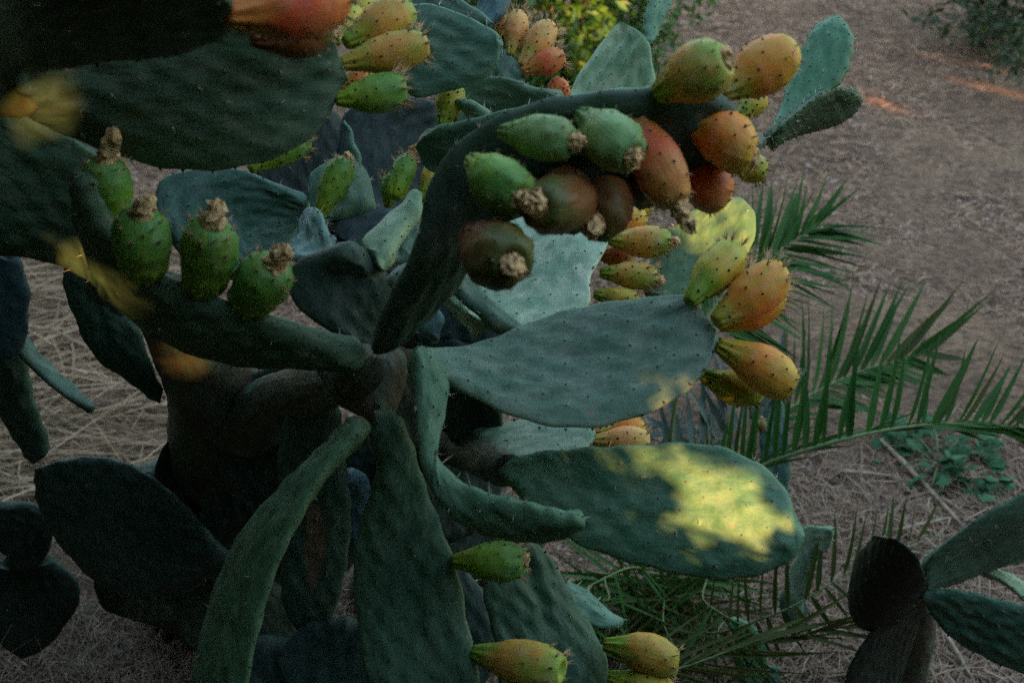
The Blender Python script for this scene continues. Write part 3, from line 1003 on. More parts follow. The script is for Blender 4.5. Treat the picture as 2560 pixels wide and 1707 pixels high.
wm = [weed_mesh(k) for k in range(4)]
wb = G(2345, 1165)
wt = thing('leafy_weed', wb, 'low blue green leafy weed growing in the brown litter under the palm frond', 'weed')
for k in range(120):
    a = rng.uniform(0, 6.28)
    r_ = rng.uniform(0.02, 1) ** 0.6
    p = np.array((math.cos(a) * 0.165 * r_, math.sin(a) * 0.16 * r_, rng.uniform(0.015, 0.075) * (1.1 - 0.5 * r_)))
    o = link('leaf', wm[k % 4], wt, Vector(p), [M['weed']])
    s = rng.uniform(0.024, 0.055)
    o.scale = (s, s, s)
    o.rotation_euler = (rng.normal(0, 0.55), rng.normal(-0.25, 0.5), a + rng.normal(0, 0.7))
for k in range(9):
    a = k * 0.7
    e = wb + np.array((math.cos(a) * 0.15, math.sin(a) * 0.15, 0.03))
    tube('stem', [wb + np.array((0, 0, 0.002)), 0.5 * (wb + e) + np.array((0, 0, 0.03)), e], [0.003, 0.0025, 0.0012], wt, 'rachis', 5, 8)


def leaflet_mesh(k):
    r = np.random.default_rng(90 + k)
    n = 8
    x = np.linspace(0, 1, n + 1)
    w = np.interp(x, [0, 0.06, 0.25, 0.6, 0.9, 1], [0.35, 0.75, 1.0, 0.72, 0.2, 0.02]) * 0.5
    z0 = -0.05 * x ** 2 * r.uniform(0.5, 1.5)
    yb = r.normal(0, 0.03) * x ** 2
    V = np.vstack([np.stack([x, yb + 0 * x, z0], 1), np.stack([x, yb + w * 0.075, z0 + w * 0.05], 1), np.stack([x, yb - w * 0.075, z0 + w * 0.05], 1)])
    i = np.arange(n)
    Q = np.concatenate([np.stack([i, i + 1, n + 2 + i, n + 1 + i], 1), np.stack([i + 1, i, 2 * n + 2 + i, 2 * n + 3 + i], 1)])
    return mesh_np('leaflet', V, quads=Q)


lm = {m: [leaflet_mesh(k) for k in range(4)] for m in ('leaflet', 'leaflet_dull', 'leaflet_grey')}
for m in lm:
    for me_ in lm[m]:
        me_.materials.append(M[m])
pb = G(1650, 1500)
palm = thing('young_palm', pb, 'young feather palm with long green arching fronds behind the cactus', 'palm')


def img_dir(dx, dy, dd):
    v = RT * dx - UP * dy + FW * dd
    return v / np.linalg.norm(v)


def frond(pts, t0, n, dA, dB, lenA, lenB, wpx=15, mat='leaflet', dull=0.0, jit=0.09, joined=False):
    """pts: (px,py,depth) of the midrib; dA/dB: three (dx,dy,dd) leaflet directions (base, middle, tip)"""
    Wp = np.array([W(*p) for p in pts])
    kk = 0.55 if joined or mat == 'leaflet_dull' else 1.0
    fo = tube('frond', Wp, [0.008 * kk, 0.0055 * kk, 0.0036 * kk, 0.0016 * kk], palm, 'rachis', 7, 34)
    P = spline(Wp, 200, False)
    dep = spline(np.array(pts, float), 200, False)[:, 2]
    T = norm(np.gradient(P, axis=0))
    jv, jq = [], []
    for side, (dirs, lens) in enumerate(((dA, lenA), (dB, lenB))):
        if dirs is None:
            continue
        for i in range(n):
            t = t0 + (0.985 - t0) * (i + 0.5 * side) / (n - 0.5) + rng.normal(0, 0.004)
            j = min(199, max(0, int(t * 199)))
            s = (t - t0) / (1 - t0)
            dv = np.array([np.interp(s, [0, 0.5, 1], [q[c] for q in dirs]) for c in range(3)])
            dv = img_dir(*(dv + rng.normal(0, jit, 3)))
            Ln = np.interp(s, [0, 0.5, 1], lens) * rng.uniform(0.85, 1.12) / FPX * dep[j]
            nz = np.cross(T[j], dv)
            nz = nz / np.linalg.norm(nz)
            if nz[2] < 0:
                nz = -nz
            nz = norm(nz + rng.normal(0, 0.35, 3))
            y = norm(np.cross(nz, dv))
            z = np.cross(dv, y)
            wd = wpx / FPX * dep[j] / 0.075 * rng.uniform(0.8, 1.2)
            mk = mat if rng.random() > dull else 'leaflet_dull'
            me_ = lm[mk][rng.integers(4)]
            if joined:
                v = np.empty(len(me_.vertices) * 3, dtype=np.float32)
                me_.vertices.foreach_get('co', v)
                v = v.reshape(-1, 3) @ np.array((dv * Ln, y * wd, z * Ln)) + (P[j] - P[0])
                q = np.array([p_.vertices[:] for p_ in me_.polygons]) + 27 * len(jv)
                jv.append(v)
                jq.append(q)
                continue
            o = link('leaflet', me_, fo)
            Mx = Matrix(((dv[0] * Ln, y[0] * wd, z[0] * Ln, 0), (dv[1] * Ln, y[1] * wd, z[1] * Ln, 0), (dv[2] * Ln, y[2] * wd, z[2] * Ln, 0), (0, 0, 0, 1)))
            o.matrix_local = Matrix.Translation(Vector(P[j] - P[0])) @ Mx
    if joined:
        link('leaflet_mass', mesh_np('leaflet_mass', np.vstack(jv), quads=np.vstack(jq)), fo, None, [M[mat]], kind='stuff')


frond([(1650, 1500, 2.38), (1690, 1000, 2.15), (1800, 745, 2.2), (1900, 660, 2.3), (2055, 558, 2.4)], 0.58, 34,
      [(-0.25, -1, .1), (0.18, -1, .1), (0.75, -0.62, .1)], [(0.75, 0.65, -.1), (0.95, 0.30, -.1), (0.97, -0.02, 0)], (200, 240, 160), (230, 240, 170), 19)
frond([(1650, 1500, 2.38), (1740, 1280, 2.15), (1890, 1172, 2.0), (2060, 1112, 1.95), (2230, 1072, 1.95), (2400, 1058, 2.0), (2640, 1075, 2.05)], 0.22, 46,
      [(-0.16, -1, .0), (0.18, -1, .0), (0.80, -0.65, .1)], [(0.80, -0.55, .4), (0.92, -0.18, .35), (0.85, 0.5, .2)], (200, 250, 210), (200, 240, 230), 18, dull=0.12, jit=0.07)
frond([(1650, 1500, 2.38), (1800, 1170, 2.4), (1960, 1030, 2.5), (2130, 935, 2.6), (2330, 880, 2.65)], 0.45, 28,
      [(0.0, -1, .1), (0.35, -0.93, .1), (0.82, -0.56, .1)], [(0.9, -0.25, -.1), (0.92, 0.25, 0), (0.9, 0.25, 0)], (220, 270, 220), (190, 180, 120), 19, dull=0.3)
frond([(1650, 1500, 2.38), (1700, 1190, 2.35), (1830, 1080, 2.4), (1960, 1010, 2.45)], 0.40, 12,
      [(-0.2, -1, .1), (-0.1, -1, .1), (0.1, -1, .1)], [(-.9, .1, 0), (-.5, -.85, 0), (.4, -.9, 0)], (220, 240, 200), (200, 170, 130), 22, 'leaflet_grey', joined=True)
frond([(1650, 1500, 2.38), (1760, 1580, 2.1), (1900, 1548, 1.95), (2010, 1500, 1.92), (2120, 1430, 1.95), (2320, 1335, 2.05)], 0.25, 22,
      [(0.0, -1, .0), (0.08, -1, .0), (0.45, -0.88, .1)], [(.25, 1, 0), (0.5, .85, 0), (.9, .2, 0)], (165, 175, 120), (150, 130, 70), 14, 'leaflet_dull')
frond([(1650, 1500, 2.38), (1540, 1600, 2.1), (1640, 1680, 1.9), (1880, 1610, 1.85), (2150, 1560, 1.9)], 0.2, 20,
      [(0.7, -.7, .1), (0.85, -.5, .1), (0.95, -0.2, .1)], [(.85, .3, 0), (0.95, .15, 0), (.95, .1, 0)], (260, 280, 200), (280, 280, 200), 13, 'leaflet_dull', joined=True)
frond([(1650, 1500, 2.38), (1600, 1420, 2.15), (1500, 1450, 2.0), (1400, 1520, 1.95)], 0.15, 13,
      [(-0.5, -.8, .1), (-0.6, -.6, .1), (-0.95, 0, .1)], [(.9, .3, 0), (0.5, .9, 0), (-.4, .9, 0)], (200, 200, 150), (280, 240, 160), 13, 'leaflet', joined=True)
frond([(1650, 1500, 2.38), (1600, 1180, 2.4), (1530, 1080, 2.5), (1420, 1040, 2.6)], 0.4, 12,
      [(0.3, -1, .1), (0.0, -1, .1), (-0.6, -.6, .1)], [(.95, .0, 0), (0.95, -.15, 0), (.9, .2, 0)], (140, 140, 110), (330, 300, 220), 18, 'leaflet_grey', joined=True)
for k, (e, mid_) in enumerate((((1330, 1660), (1480, 1560)), ((1780, 1740), (1640, 1640)), ((1500, 1780), (1560, 1640)), ((1980, 1720), (1800, 1600)), ((1420, 1460), (1520, 1500)), ((1700, 1640), (1660, 1560)), ((1850, 1560), (1760, 1500)), ((1360, 1740), (1420, 1640)), ((1580, 1700), (1500, 1660)))):
    frond([(1650, 1500, 2.38), (mid_[0], mid_[1] - 60, 2.15), (mid_[0], mid_[1], 2.05), (e[0], e[1], 1.95)], 0.12, 12,
          [(.8, -.5, 0), (.9, .3, 0), (.6, .8, 0)], [(-.8, -.4, 0), (-.9, .3, 0), (-.3, .9, 0)], (230, 230, 160), (230, 230, 160), 13, 'leaflet_dull' if k % 2 else 'leaflet', jit=0.3, joined=True)
# single grass blades standing behind the pads
for k, (a, b_, dd) in enumerate((((1640, 215), (1697, 25), 1.9), ((1660, 235), (1800, 88), 2.0), ((1555, 62), (1541, 20), 1.66), ((1512, 108), (1490, 66), 1.66))):
    pa, pbb = W(*a, dd), W(*b_, dd)
    if k < 2:
        bt = thing('grass_blade', G(a[0], a[1] + 330), 'long green grass blade standing behind the big orange fruits' if k == 0 else 'short green grass blade beside the orange fruit crown', 'grass')
        rt = np.array(bt.location)
        tube('blade', [rt, 0.5 * (rt + pa) + np.array((0, 0, .1)), pa, pbb], [0.003, 0.0045, 0.005, 0.0006], bt, 'rachis', 4, 16)


# ------------------------------------------------------------------ the big fruiting cactus
big = thing('prickly_pear_cactus', G(480, 1470), 'large prickly pear cactus with many orange and green fruits and a brown woody trunk', 'cactus')
GB = np.array(big.location)
tube('trunk', [G(500, 1500), W(545, 1260, 2.0), W(545, 1020, 1.62), W(480, 870, 1.42), W(400, 740, 1.30)], [0.125, 0.105, 0.10, 0.075, 0.04], big, 'trunk', 20, 40, jit=0.015)
tube('branch', [W(540, 1120, 1.75), W(690, 1010, 1.45), W(830, 960, 1.22), W(905, 940, 1.12), W(925, 880, 1.10)], [0.085, 0.06, 0.042, 0.032, 0.02], big, 'trunk', 14, 30, jit=0.01)
tube('branch', [G(960, 1480), W(1020, 1230, 1.95), W(1080, 1000, 1.65), W(1040, 800, 1.5), W(960, 640, 1.42)], [0.085, 0.075, 0.06, 0.055, 0.03], big, 'trunk', 14, 30, jit=0.015)
tube('branch', [W(1060, 1060, 1.7), W(1180, 1120, 1.5), W(1250, 1170, 1.3), W(1275, 1172, 1.2)], [0.05, 0.04, 0.028, 0.018], big, 'trunk', 12, 24, jit=0.01)
tube('branch', [W(545, 1180, 1.9), W(300, 1230, 1.85), W(140, 1180, 1.75)], [0.07, 0.05, 0.025], big, 'trunk', 12, 20, jit=0.01)

T0 = (1, 1, 1)
DK = (0.62, 0.62, 0.60)
PALE = (1.75, 1.55, 1.5)
LT = (1.3, 1.22, 1.2)
GRN = (0.95, 1.2, 0.95)
BLU = (0.85, 0.95, 1.25)
# upper left: near pads
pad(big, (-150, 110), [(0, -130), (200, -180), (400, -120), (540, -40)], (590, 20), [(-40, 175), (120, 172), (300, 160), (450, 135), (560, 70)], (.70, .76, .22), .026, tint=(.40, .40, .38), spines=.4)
pad(big, (10, 185), [(60, 60), (250, -60), (480, -70), (700, -10), (820, 70)], (857, 190), [(60, 275), (150, 330), (260, 378), (400, 420), (520, 432), (640, 412), (750, 360), (820, 290)], (.86, 1.05, .13, -.02), .020, tint=(.75, .78, .72), spines=.5)
pad(big, (310, 790), [(230, 700), (110, 655), (-20, 630), (-150, 560)], (-230, 400), [(320, 640), (295, 490), (235, 390), (140, 320), (0, 240), (-140, 250)], (1.14, 1.06, -.06), .024, tint=(.62, .68, .52), spines=.4)
pad(big, (-60, 260), [(-20, 200), (10, 155)], (60, 130), [(20, 300), (90, 260)], (.92, .86, 0), .02, tint=(.9, .8, .5), spines=.3, mat='trunk')
# rim pad carrying the row of green fruits
pad(big, (930, 893), [(800, 838), (650, 782), (520, 742), (400, 690), (310, 620), (245, 530)], (210, 430), [(870, 905), (740, 908), (580, 898), (450, 862), (340, 795), (258, 690), (215, 560)], (1.10, .93, .08, .0), .030, tint=(.66, .70, .58), spines=.3, wob=.5)  # shaded face put into the low tint
# pads behind, left of centre
pad(big, (600, 690), [(470, 640), (400, 540), (400, 455), (480, 425), (590, 424), (690, 462)], (768, 497), [(690, 640), (750, 570), (770, 530)], (1.40, 1.42, .05), .018, tint=(.75, .95, 1.0))
pad(big, (790, 560), [(768, 520), (775, 450), (820, 400)], (872, 384), [(870, 547), (932, 530), (938, 500), (915, 430)], (1.46, 1.5, .05), .016, tint=(.85, 1.0, .95), mat='pad_young')
pad(big, (740, 655), [(715, 630), (745, 560), (765, 528)], (795, 523), [(800, 650), (826, 625), (815, 560)], (1.28, 1.34, -.06), .016, tint=(1.5, 1.5, 1.7))
pad(big, (830, 640), [(800, 650), (795, 610), (800, 580)], (818, 580), [(842, 620), (836, 595)], (1.31, 1.33, 0), .008, tint=(1.1, 1.3, 1.6), spines=0)
pad(big, (905, 870), [(780, 800), (720, 720), (735, 660), (800, 638)], (895, 628), [(935, 830), (985, 750), (985, 705), (945, 668)], (1.27, 1.17, .06), .030, tint=(.5, .5, .5), spines=.3)  # tint lowered for the shade on its forward-leaning face
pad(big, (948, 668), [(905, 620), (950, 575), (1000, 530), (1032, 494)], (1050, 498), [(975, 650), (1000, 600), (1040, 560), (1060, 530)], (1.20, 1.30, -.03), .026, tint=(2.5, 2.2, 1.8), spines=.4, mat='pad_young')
pad(big, (985, 655), [(990, 600), (1020, 560)], (1068, 545), [(1040, 660), (1075, 640), (1080, 590)], (1.27, 1.33, 0), .02, tint=(1.3, 1.35, 1.3), spines=.3)
pad(big, (990, 710), [(985, 680), (1010, 662)], (1090, 640), [(1005, 735), (1040, 722), (1085, 690)], (1.17, 1.16, -.02), .024, tint=(1.3, 1.25, 1.15), spines=.2)
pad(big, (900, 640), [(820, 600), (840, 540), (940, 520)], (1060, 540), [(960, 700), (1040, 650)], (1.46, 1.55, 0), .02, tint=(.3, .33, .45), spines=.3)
pad(big, (990, 620), [(860, 480), (850, 330), (900, 255), (1000, 240)], (1095, 255), [(1060, 600), (1120, 500), (1120, 350)], (1.55, 1.62, .05), .02, tint=(.25, .27, .34), spines=.3)  # near-black tint stands for deep shade
pad(big, (880, 520), [(700, 520), (640, 430), (640, 330), (700, 260)], (790, 240), [(880, 450), (870, 350), (850, 290)], (1.62, 1.68, .05), .02, tint=(.22, .22, .22), spines=.3)  # dark backdrop pad, deep shade in its tint
pad(big, (900, 430), [(876, 390), (865, 350), (858, 320)], (862, 300), [(905, 390), (880, 340), (870, 310)], (1.50, 1.5, 0), .012, tint=(1.0, 1.25, 1.2))
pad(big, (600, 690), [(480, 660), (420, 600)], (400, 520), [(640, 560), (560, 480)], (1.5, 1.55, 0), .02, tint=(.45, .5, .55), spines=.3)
# top middle
pad(big, (985, 120), [(985, 60), (1000, 15), (1060, 12), (1150, 30), (1225, 68)], (1258, 115), [(990, 200), (1040, 243), (1120, 232), (1200, 200), (1245, 155)], (1.32, 1.30, .02), .016, tint=(.82, 1.0, .92), are=.028)
pad(big, (1000, 40), [(1030, -40), (1100, -35), (1160, -5)], (1238, 62), [(1050, 60), (1130, 75)], (1.40, 1.38, 0), .016, tint=(.85, 1.0, .92))
pad(big, (1215, 90), [(1185, 40), (1195, 0), (1220, -60)], (1280, -110), [(1235, 70), (1262, 30), (1290, -30)], (1.52, 1.55, 0), .018, tint=(.55, .75, 1.0))
pad(big, (1290, 250), [(1215, 215), (1215, 160), (1240, 135)], (1270, 138), [(1305, 230), (1308, 190), (1298, 160)], (1.50, 1.52, -.05), .016, tint=(1.05, 1.15, 1.15))
pad(big, (1130, 300), [(1150, 235), (1205, 196), (1290, 203)], (1410, 240), [(1180, 330), (1260, 320), (1350, 290)], (1.40, 1.42, .07), .018, tint=(.72, .85, .75))
pad(big, (1230, 330), [(1180, 290), (1150, 262)], (1152, 246), [(1225, 290), (1190, 262)], (1.33, 1.36, -.04), .014, tint=(1.3, 1.4, 1.15))
pad(big, (1050, 340), [(1110, 310), (1200, 290), (1330, 265), (1480, 240)], (1640, 224), [(1080, 420), (1200, 420), (1400, 360), (1600, 290)], (1.22, 1.18, .10), .02, tint=(.75, .9, .75))
# light pads behind the top fruits
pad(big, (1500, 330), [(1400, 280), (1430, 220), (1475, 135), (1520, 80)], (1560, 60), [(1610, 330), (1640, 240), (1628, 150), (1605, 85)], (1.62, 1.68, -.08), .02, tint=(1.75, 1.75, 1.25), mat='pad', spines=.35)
pad(big, (1618, 118), [(1608, 80), (1618, 30), (1640, -30)], (1690, -110), [(1640, 90), (1668, 40), (1690, -30)], (1.64, 1.68, .03), .014, tint=(1.0, 1.35, 1.15), mat='pad_young', are=.018)
# pale grey pad in the middle and the shaded one before it
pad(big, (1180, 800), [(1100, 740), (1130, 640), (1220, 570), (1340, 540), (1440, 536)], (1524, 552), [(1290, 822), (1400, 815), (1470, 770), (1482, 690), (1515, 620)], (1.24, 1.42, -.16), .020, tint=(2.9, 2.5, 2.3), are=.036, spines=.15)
pad(big, (1290, 850), [(1220, 800), (1160, 760), (1110, 700)], (1100, 640), [(1300, 822), (1250, 780), (1180, 700)], (1.22, 1.20, .03), .018, tint=(.8, .9, .82))
pad(big, (1130, 880), [(1050, 860), (1050, 800), (1090, 740)], (1170, 720), [(1230, 870), (1270, 820), (1240, 760)], (1.4, 1.48, .0), .02, tint=(.42, .5, .75), spines=.3)
pad(big, (1080, 860), [(1055, 830), (1068, 790)], (1098, 740), [(1100, 850), (1105, 800)], (1.26, 1.28, 0), .012, tint=(1.2, 1.3, 1.6), spines=.3)
# near overhanging pad that carries the top fruit cluster
pad(big, (925, 858), [(950, 790), (1005, 700), (1048, 600), (1064, 500), (1090, 420), (1150, 345), (1240, 290), (1340, 256), (1480, 236), (1640, 222), (1790, 235)], (1890, 330),
    [(985, 868), (1050, 815), (1120, 740), (1170, 660), (1200, 590), (1280, 545), (1390, 530), (1510, 500), (1640, 450), (1790, 420), (1870, 370)], (1.09, .98, .10, -.06), .028, tint=(.48, .51, .46), are=.034, wob=.4, spines=.5)  # tint carries the shade of the underside
# green pads beyond the top fruits
pad(big, (1908, 358), [(1935, 300), (1965, 240), (1985, 150), (2035, 72)], (2095, 42), [(1950, 340), (1995, 310), (2060, 240), (2112, 190), (2132, 110)], (1.28, 1.42, -.02), .013, tint=(.6, 1.0, .66), mat='pad_young', are=.019, spines=.7)
pad(big, (1915, 358), [(1985, 300), (2060, 238), (2105, 226)], (2152, 236), [(1980, 338), (2060, 318), (2118, 284)], (1.30, 1.46, .22), .013, tint=(.32, .52, .32), mat='pad_young', are=.019, spines=.7)
pad(big, (1800, 420), [(1780, 380), (1820, 340)], (1912, 352), [(1830, 420), (1890, 390)], (1.05, 1.28, 0), .02, tint=DK)
# large right pad with orange fruits on its end
pad(big, (1028, 885), [(1180, 852), (1330, 802), (1480, 768), (1620, 746), (1720, 745)], (1796, 838), [(1080, 930), (1180, 1000), (1300, 1050), (1440, 1072), (1560, 1058), (1670, 1010), (1760, 930)], (1.12, 1.14, -.10, .01), .020, cup=-.06, tint=(1.25, 1.22, 1.15), are=.031, rip=1.4, spines=.3)
# lower right pad with the sunlit patch
pad(big, (1243, 1180), [(1300, 1132), (1450, 1120), (1620, 1108), (1760, 1115), (1870, 1148), (1960, 1210)], (2012, 1340), [(1290, 1240), (1400, 1330), (1520, 1388), (1660, 1425), (1800, 1444), (1900, 1440), (1980, 1405)], (1.20, 1.14, -.02), .020, cup=.04, tint=(.88, 1.18, .95), rip=1.2, spines=.6, dark=False)
pad(big, (1240, 1130), [(1180, 1080), (1280, 1050), (1400, 1050)], (1490, 1080), [(1290, 1150), (1400, 1150), (1470, 1120)], (1.36, 1.44, -.16), .02, tint=(1.5, 1.45, 1.4), are=.034, spines=.2)
pad(big, (1640, 760), [(1600, 700), (1650, 610), (1710, 540), (1780, 502)], (1850, 500), [(1740, 760), (1840, 690), (1886, 610), (1888, 545)], (1.40, 1.46, -.02), .018, tint=(.85, 1.0, .68), mat='pad_young', spines=.5)
# twisted pad in the middle
pad(big, (1022, 888), [(1075, 890), (1118, 925), (1118, 990), (1092, 1070), (1086, 1120), (1130, 1185), (1220, 1238), (1330, 1262)], (1462, 1292), [(1030, 950), (1042, 1030), (1048, 1100), (1062, 1170), (1090, 1240), (1150, 1300), (1240, 1342), (1340, 1358), (1420, 1335)], (1.10, .99, (-.10, .09), -.01), .020, tint=(1.05, 1.25, 1.0), are=.022, wob=.4, mat='pad_young', spines=.8)
# old flat joint at the hub from which the pads fan out
pad(big, (925, 1062), [(850, 1010), (800, 940), (775, 890)], (860, 868), [(985, 1020), (1010, 950), (1000, 885), (940, 860)], (1.17, 1.16, .05), .034, mat='trunk', tint=(1.1, .95, .85), spines=.2, are=.05)
# hanging pads, the long ones tinted down for shade
pad(big, (935, 1028), [(925, 1090), (935, 1180), (895, 1320), (880, 1450), (895, 1590), (940, 1720)], (1090, 1860), [(988, 1030), (1015, 1080), (1055, 1190), (1105, 1320), (1145, 1440), (1172, 1560), (1198, 1650), (1195, 1760)], (1.10, 1.22, .0, .02), .022, tint=(.68, .80, .66), rip=1.3, spines=.2)
pad(big, (905, 1040), [(800, 1140), (690, 1240), (610, 1330), (555, 1440), (510, 1570), (480, 1710)], (500, 1900), [(895, 1080), (805, 1190), (740, 1310), (690, 1430), (655, 1540), (625, 1650), (600, 1760)], (1.10, 1.12, -.10), .021, tint=(.80, .96, .66), wob=.4, spines=.3)
pad(big, (770, 960), [(700, 1060), (705, 1250), (698, 1400), (708, 1520)], (755, 1580), [(850, 1020), (870, 1200), (870, 1380), (845, 1510), (800, 1565)], (1.30, 1.48, .02), .020, tint=(.55, .62, .60), mat='pad_scar', spines=.2, label='long narrow pad with a brown dried scar down its middle')
pad(big, (1270, 1330), [(1215, 1400), (1215, 1500), (1235, 1620), (1260, 1740)], (1400, 1850), [(1345, 1362), (1400, 1430), (1450, 1510), (1495, 1590), (1520, 1680), (1500, 1780)], (1.32, 1.42, .07), .020, tint=(.62, .78, .70), rip=4.0, spines=.25)
pad(big, (1400, 1500), [(1420, 1455), (1470, 1480), (1530, 1530)], (1558, 1560), [(1420, 1540), (1480, 1562), (1530, 1565)], (1.50, 1.5, -.04), .014, tint=(.9, 1.15, 1.05), are=.02)
pad(big, (870, 1180), [(830, 1230), (850, 1300)], (900, 1400), [(920, 1200), (940, 1300)], (1.4, 1.45, 0), .02, tint=(.7, .9, 1.4), spines=.3)
pad(big, (1010, 1330), [(1000, 1500), (1040, 1650)], (1150, 1760), [(1150, 1400), (1230, 1550), (1230, 1680)], (1.6, 1.55, 0), .02, tint=(.35, .4, .4), spines=.2)  # this and the following dark fillers carry interior shade in their tints
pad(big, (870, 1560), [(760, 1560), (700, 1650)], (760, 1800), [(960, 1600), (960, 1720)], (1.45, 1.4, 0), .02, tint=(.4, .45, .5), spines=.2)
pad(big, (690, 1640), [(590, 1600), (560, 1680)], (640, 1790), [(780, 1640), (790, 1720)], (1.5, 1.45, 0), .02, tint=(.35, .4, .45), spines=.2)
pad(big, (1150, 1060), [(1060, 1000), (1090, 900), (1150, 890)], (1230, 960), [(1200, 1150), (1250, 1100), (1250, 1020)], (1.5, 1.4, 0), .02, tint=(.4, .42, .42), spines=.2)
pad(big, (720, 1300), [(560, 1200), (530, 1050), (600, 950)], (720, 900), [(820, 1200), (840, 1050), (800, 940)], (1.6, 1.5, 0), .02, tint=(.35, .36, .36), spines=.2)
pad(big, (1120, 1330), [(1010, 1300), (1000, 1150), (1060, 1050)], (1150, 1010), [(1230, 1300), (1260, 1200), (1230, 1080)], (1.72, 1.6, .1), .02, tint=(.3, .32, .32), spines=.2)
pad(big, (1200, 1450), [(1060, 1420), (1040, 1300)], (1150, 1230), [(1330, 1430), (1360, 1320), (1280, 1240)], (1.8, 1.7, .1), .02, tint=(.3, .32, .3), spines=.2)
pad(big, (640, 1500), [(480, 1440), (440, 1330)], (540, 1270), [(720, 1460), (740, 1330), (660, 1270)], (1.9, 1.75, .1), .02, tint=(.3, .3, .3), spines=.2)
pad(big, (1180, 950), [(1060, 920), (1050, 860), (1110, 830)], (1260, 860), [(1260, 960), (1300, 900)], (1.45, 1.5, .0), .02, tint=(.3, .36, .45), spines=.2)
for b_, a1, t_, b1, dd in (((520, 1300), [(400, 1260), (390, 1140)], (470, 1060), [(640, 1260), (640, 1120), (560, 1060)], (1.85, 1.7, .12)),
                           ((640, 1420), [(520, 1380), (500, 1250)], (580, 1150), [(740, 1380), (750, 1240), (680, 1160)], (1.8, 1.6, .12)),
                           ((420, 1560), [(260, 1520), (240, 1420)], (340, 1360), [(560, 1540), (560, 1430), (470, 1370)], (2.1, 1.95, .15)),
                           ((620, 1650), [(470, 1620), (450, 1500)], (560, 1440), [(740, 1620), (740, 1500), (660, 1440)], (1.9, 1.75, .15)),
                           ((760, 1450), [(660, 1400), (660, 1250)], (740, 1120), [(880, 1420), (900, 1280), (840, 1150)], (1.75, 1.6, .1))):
    pad(big, b_, a1, t_, b1, dd, .022, tint=(.32, .33, .32), spines=.2)  # filler pads added to darken the lower left, tinted for shade
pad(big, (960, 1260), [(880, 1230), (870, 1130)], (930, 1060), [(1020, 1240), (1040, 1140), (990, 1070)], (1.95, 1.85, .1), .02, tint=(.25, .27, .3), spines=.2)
pad(big, (1010, 1110), [(945, 1080), (940, 960)], (985, 870), [(1085, 1090), (1100, 970), (1060, 880)], (1.36, 1.3, .06), .02, tint=(.22, .22, .2), spines=.2)  # dark filler behind the hub, tinted to read as a black gap
# lower left pads, their shade put into dark tints
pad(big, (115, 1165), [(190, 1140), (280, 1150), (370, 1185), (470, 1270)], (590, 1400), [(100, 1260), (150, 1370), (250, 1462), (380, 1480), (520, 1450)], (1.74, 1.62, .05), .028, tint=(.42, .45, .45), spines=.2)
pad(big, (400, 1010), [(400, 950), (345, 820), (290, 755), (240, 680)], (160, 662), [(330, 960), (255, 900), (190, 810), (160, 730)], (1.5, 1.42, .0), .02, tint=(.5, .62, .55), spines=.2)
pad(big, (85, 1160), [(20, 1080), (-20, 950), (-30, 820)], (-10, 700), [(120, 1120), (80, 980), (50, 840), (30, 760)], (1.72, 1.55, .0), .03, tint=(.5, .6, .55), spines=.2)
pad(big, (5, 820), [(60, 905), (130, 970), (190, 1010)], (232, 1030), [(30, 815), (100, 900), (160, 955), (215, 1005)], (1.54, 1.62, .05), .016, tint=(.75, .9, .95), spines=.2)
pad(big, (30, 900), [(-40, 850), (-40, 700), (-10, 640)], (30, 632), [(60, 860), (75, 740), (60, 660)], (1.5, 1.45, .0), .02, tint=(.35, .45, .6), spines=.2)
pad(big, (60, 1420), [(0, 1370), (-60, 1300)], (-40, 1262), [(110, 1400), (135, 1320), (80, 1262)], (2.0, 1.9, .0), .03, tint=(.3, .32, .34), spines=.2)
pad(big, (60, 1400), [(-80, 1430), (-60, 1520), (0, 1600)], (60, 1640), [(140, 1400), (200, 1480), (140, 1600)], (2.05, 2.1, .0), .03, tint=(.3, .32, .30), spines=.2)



def to_px(p):
    v = np.asarray(p) - CAM
    d = float(v @ FW)
    return 1280 + float(v @ RT) / d * FPX, 853.5 - float(v @ UP) / d * FPX, d


def free_pad(root, b_, t_, w_, **kw):
    """oval pad between two world points, w_ = half-width vector"""
    b_, t_, w_ = np.array(b_), np.array(t_), np.array(w_)
    ss = (0.12, 0.3, 0.5, 0.7, 0.88)
    hw_ = (0.42, 0.78, 1.0, 0.98, 0.68)
    A_ = [to_px(b_ + (t_ - b_) * q - w_ * h_)[:2] for q, h_ in zip(ss, hw_)]
    B_ = [to_px(b_ + (t_ - b_) * q + w_ * h_)[:2] for q, h_ in zip(ss, hw_)]
    pb_, pt_ = to_px(b_), to_px(t_)
    mid_ = 0.5 * (b_ + t_)
    return pad(root, pb_[:2], A_, pt_[:2], B_, (pb_[2], pt_[2], to_px(mid_ + w_)[2] - to_px(mid_ - w_)[2]), .022, spines=.3, **kw)


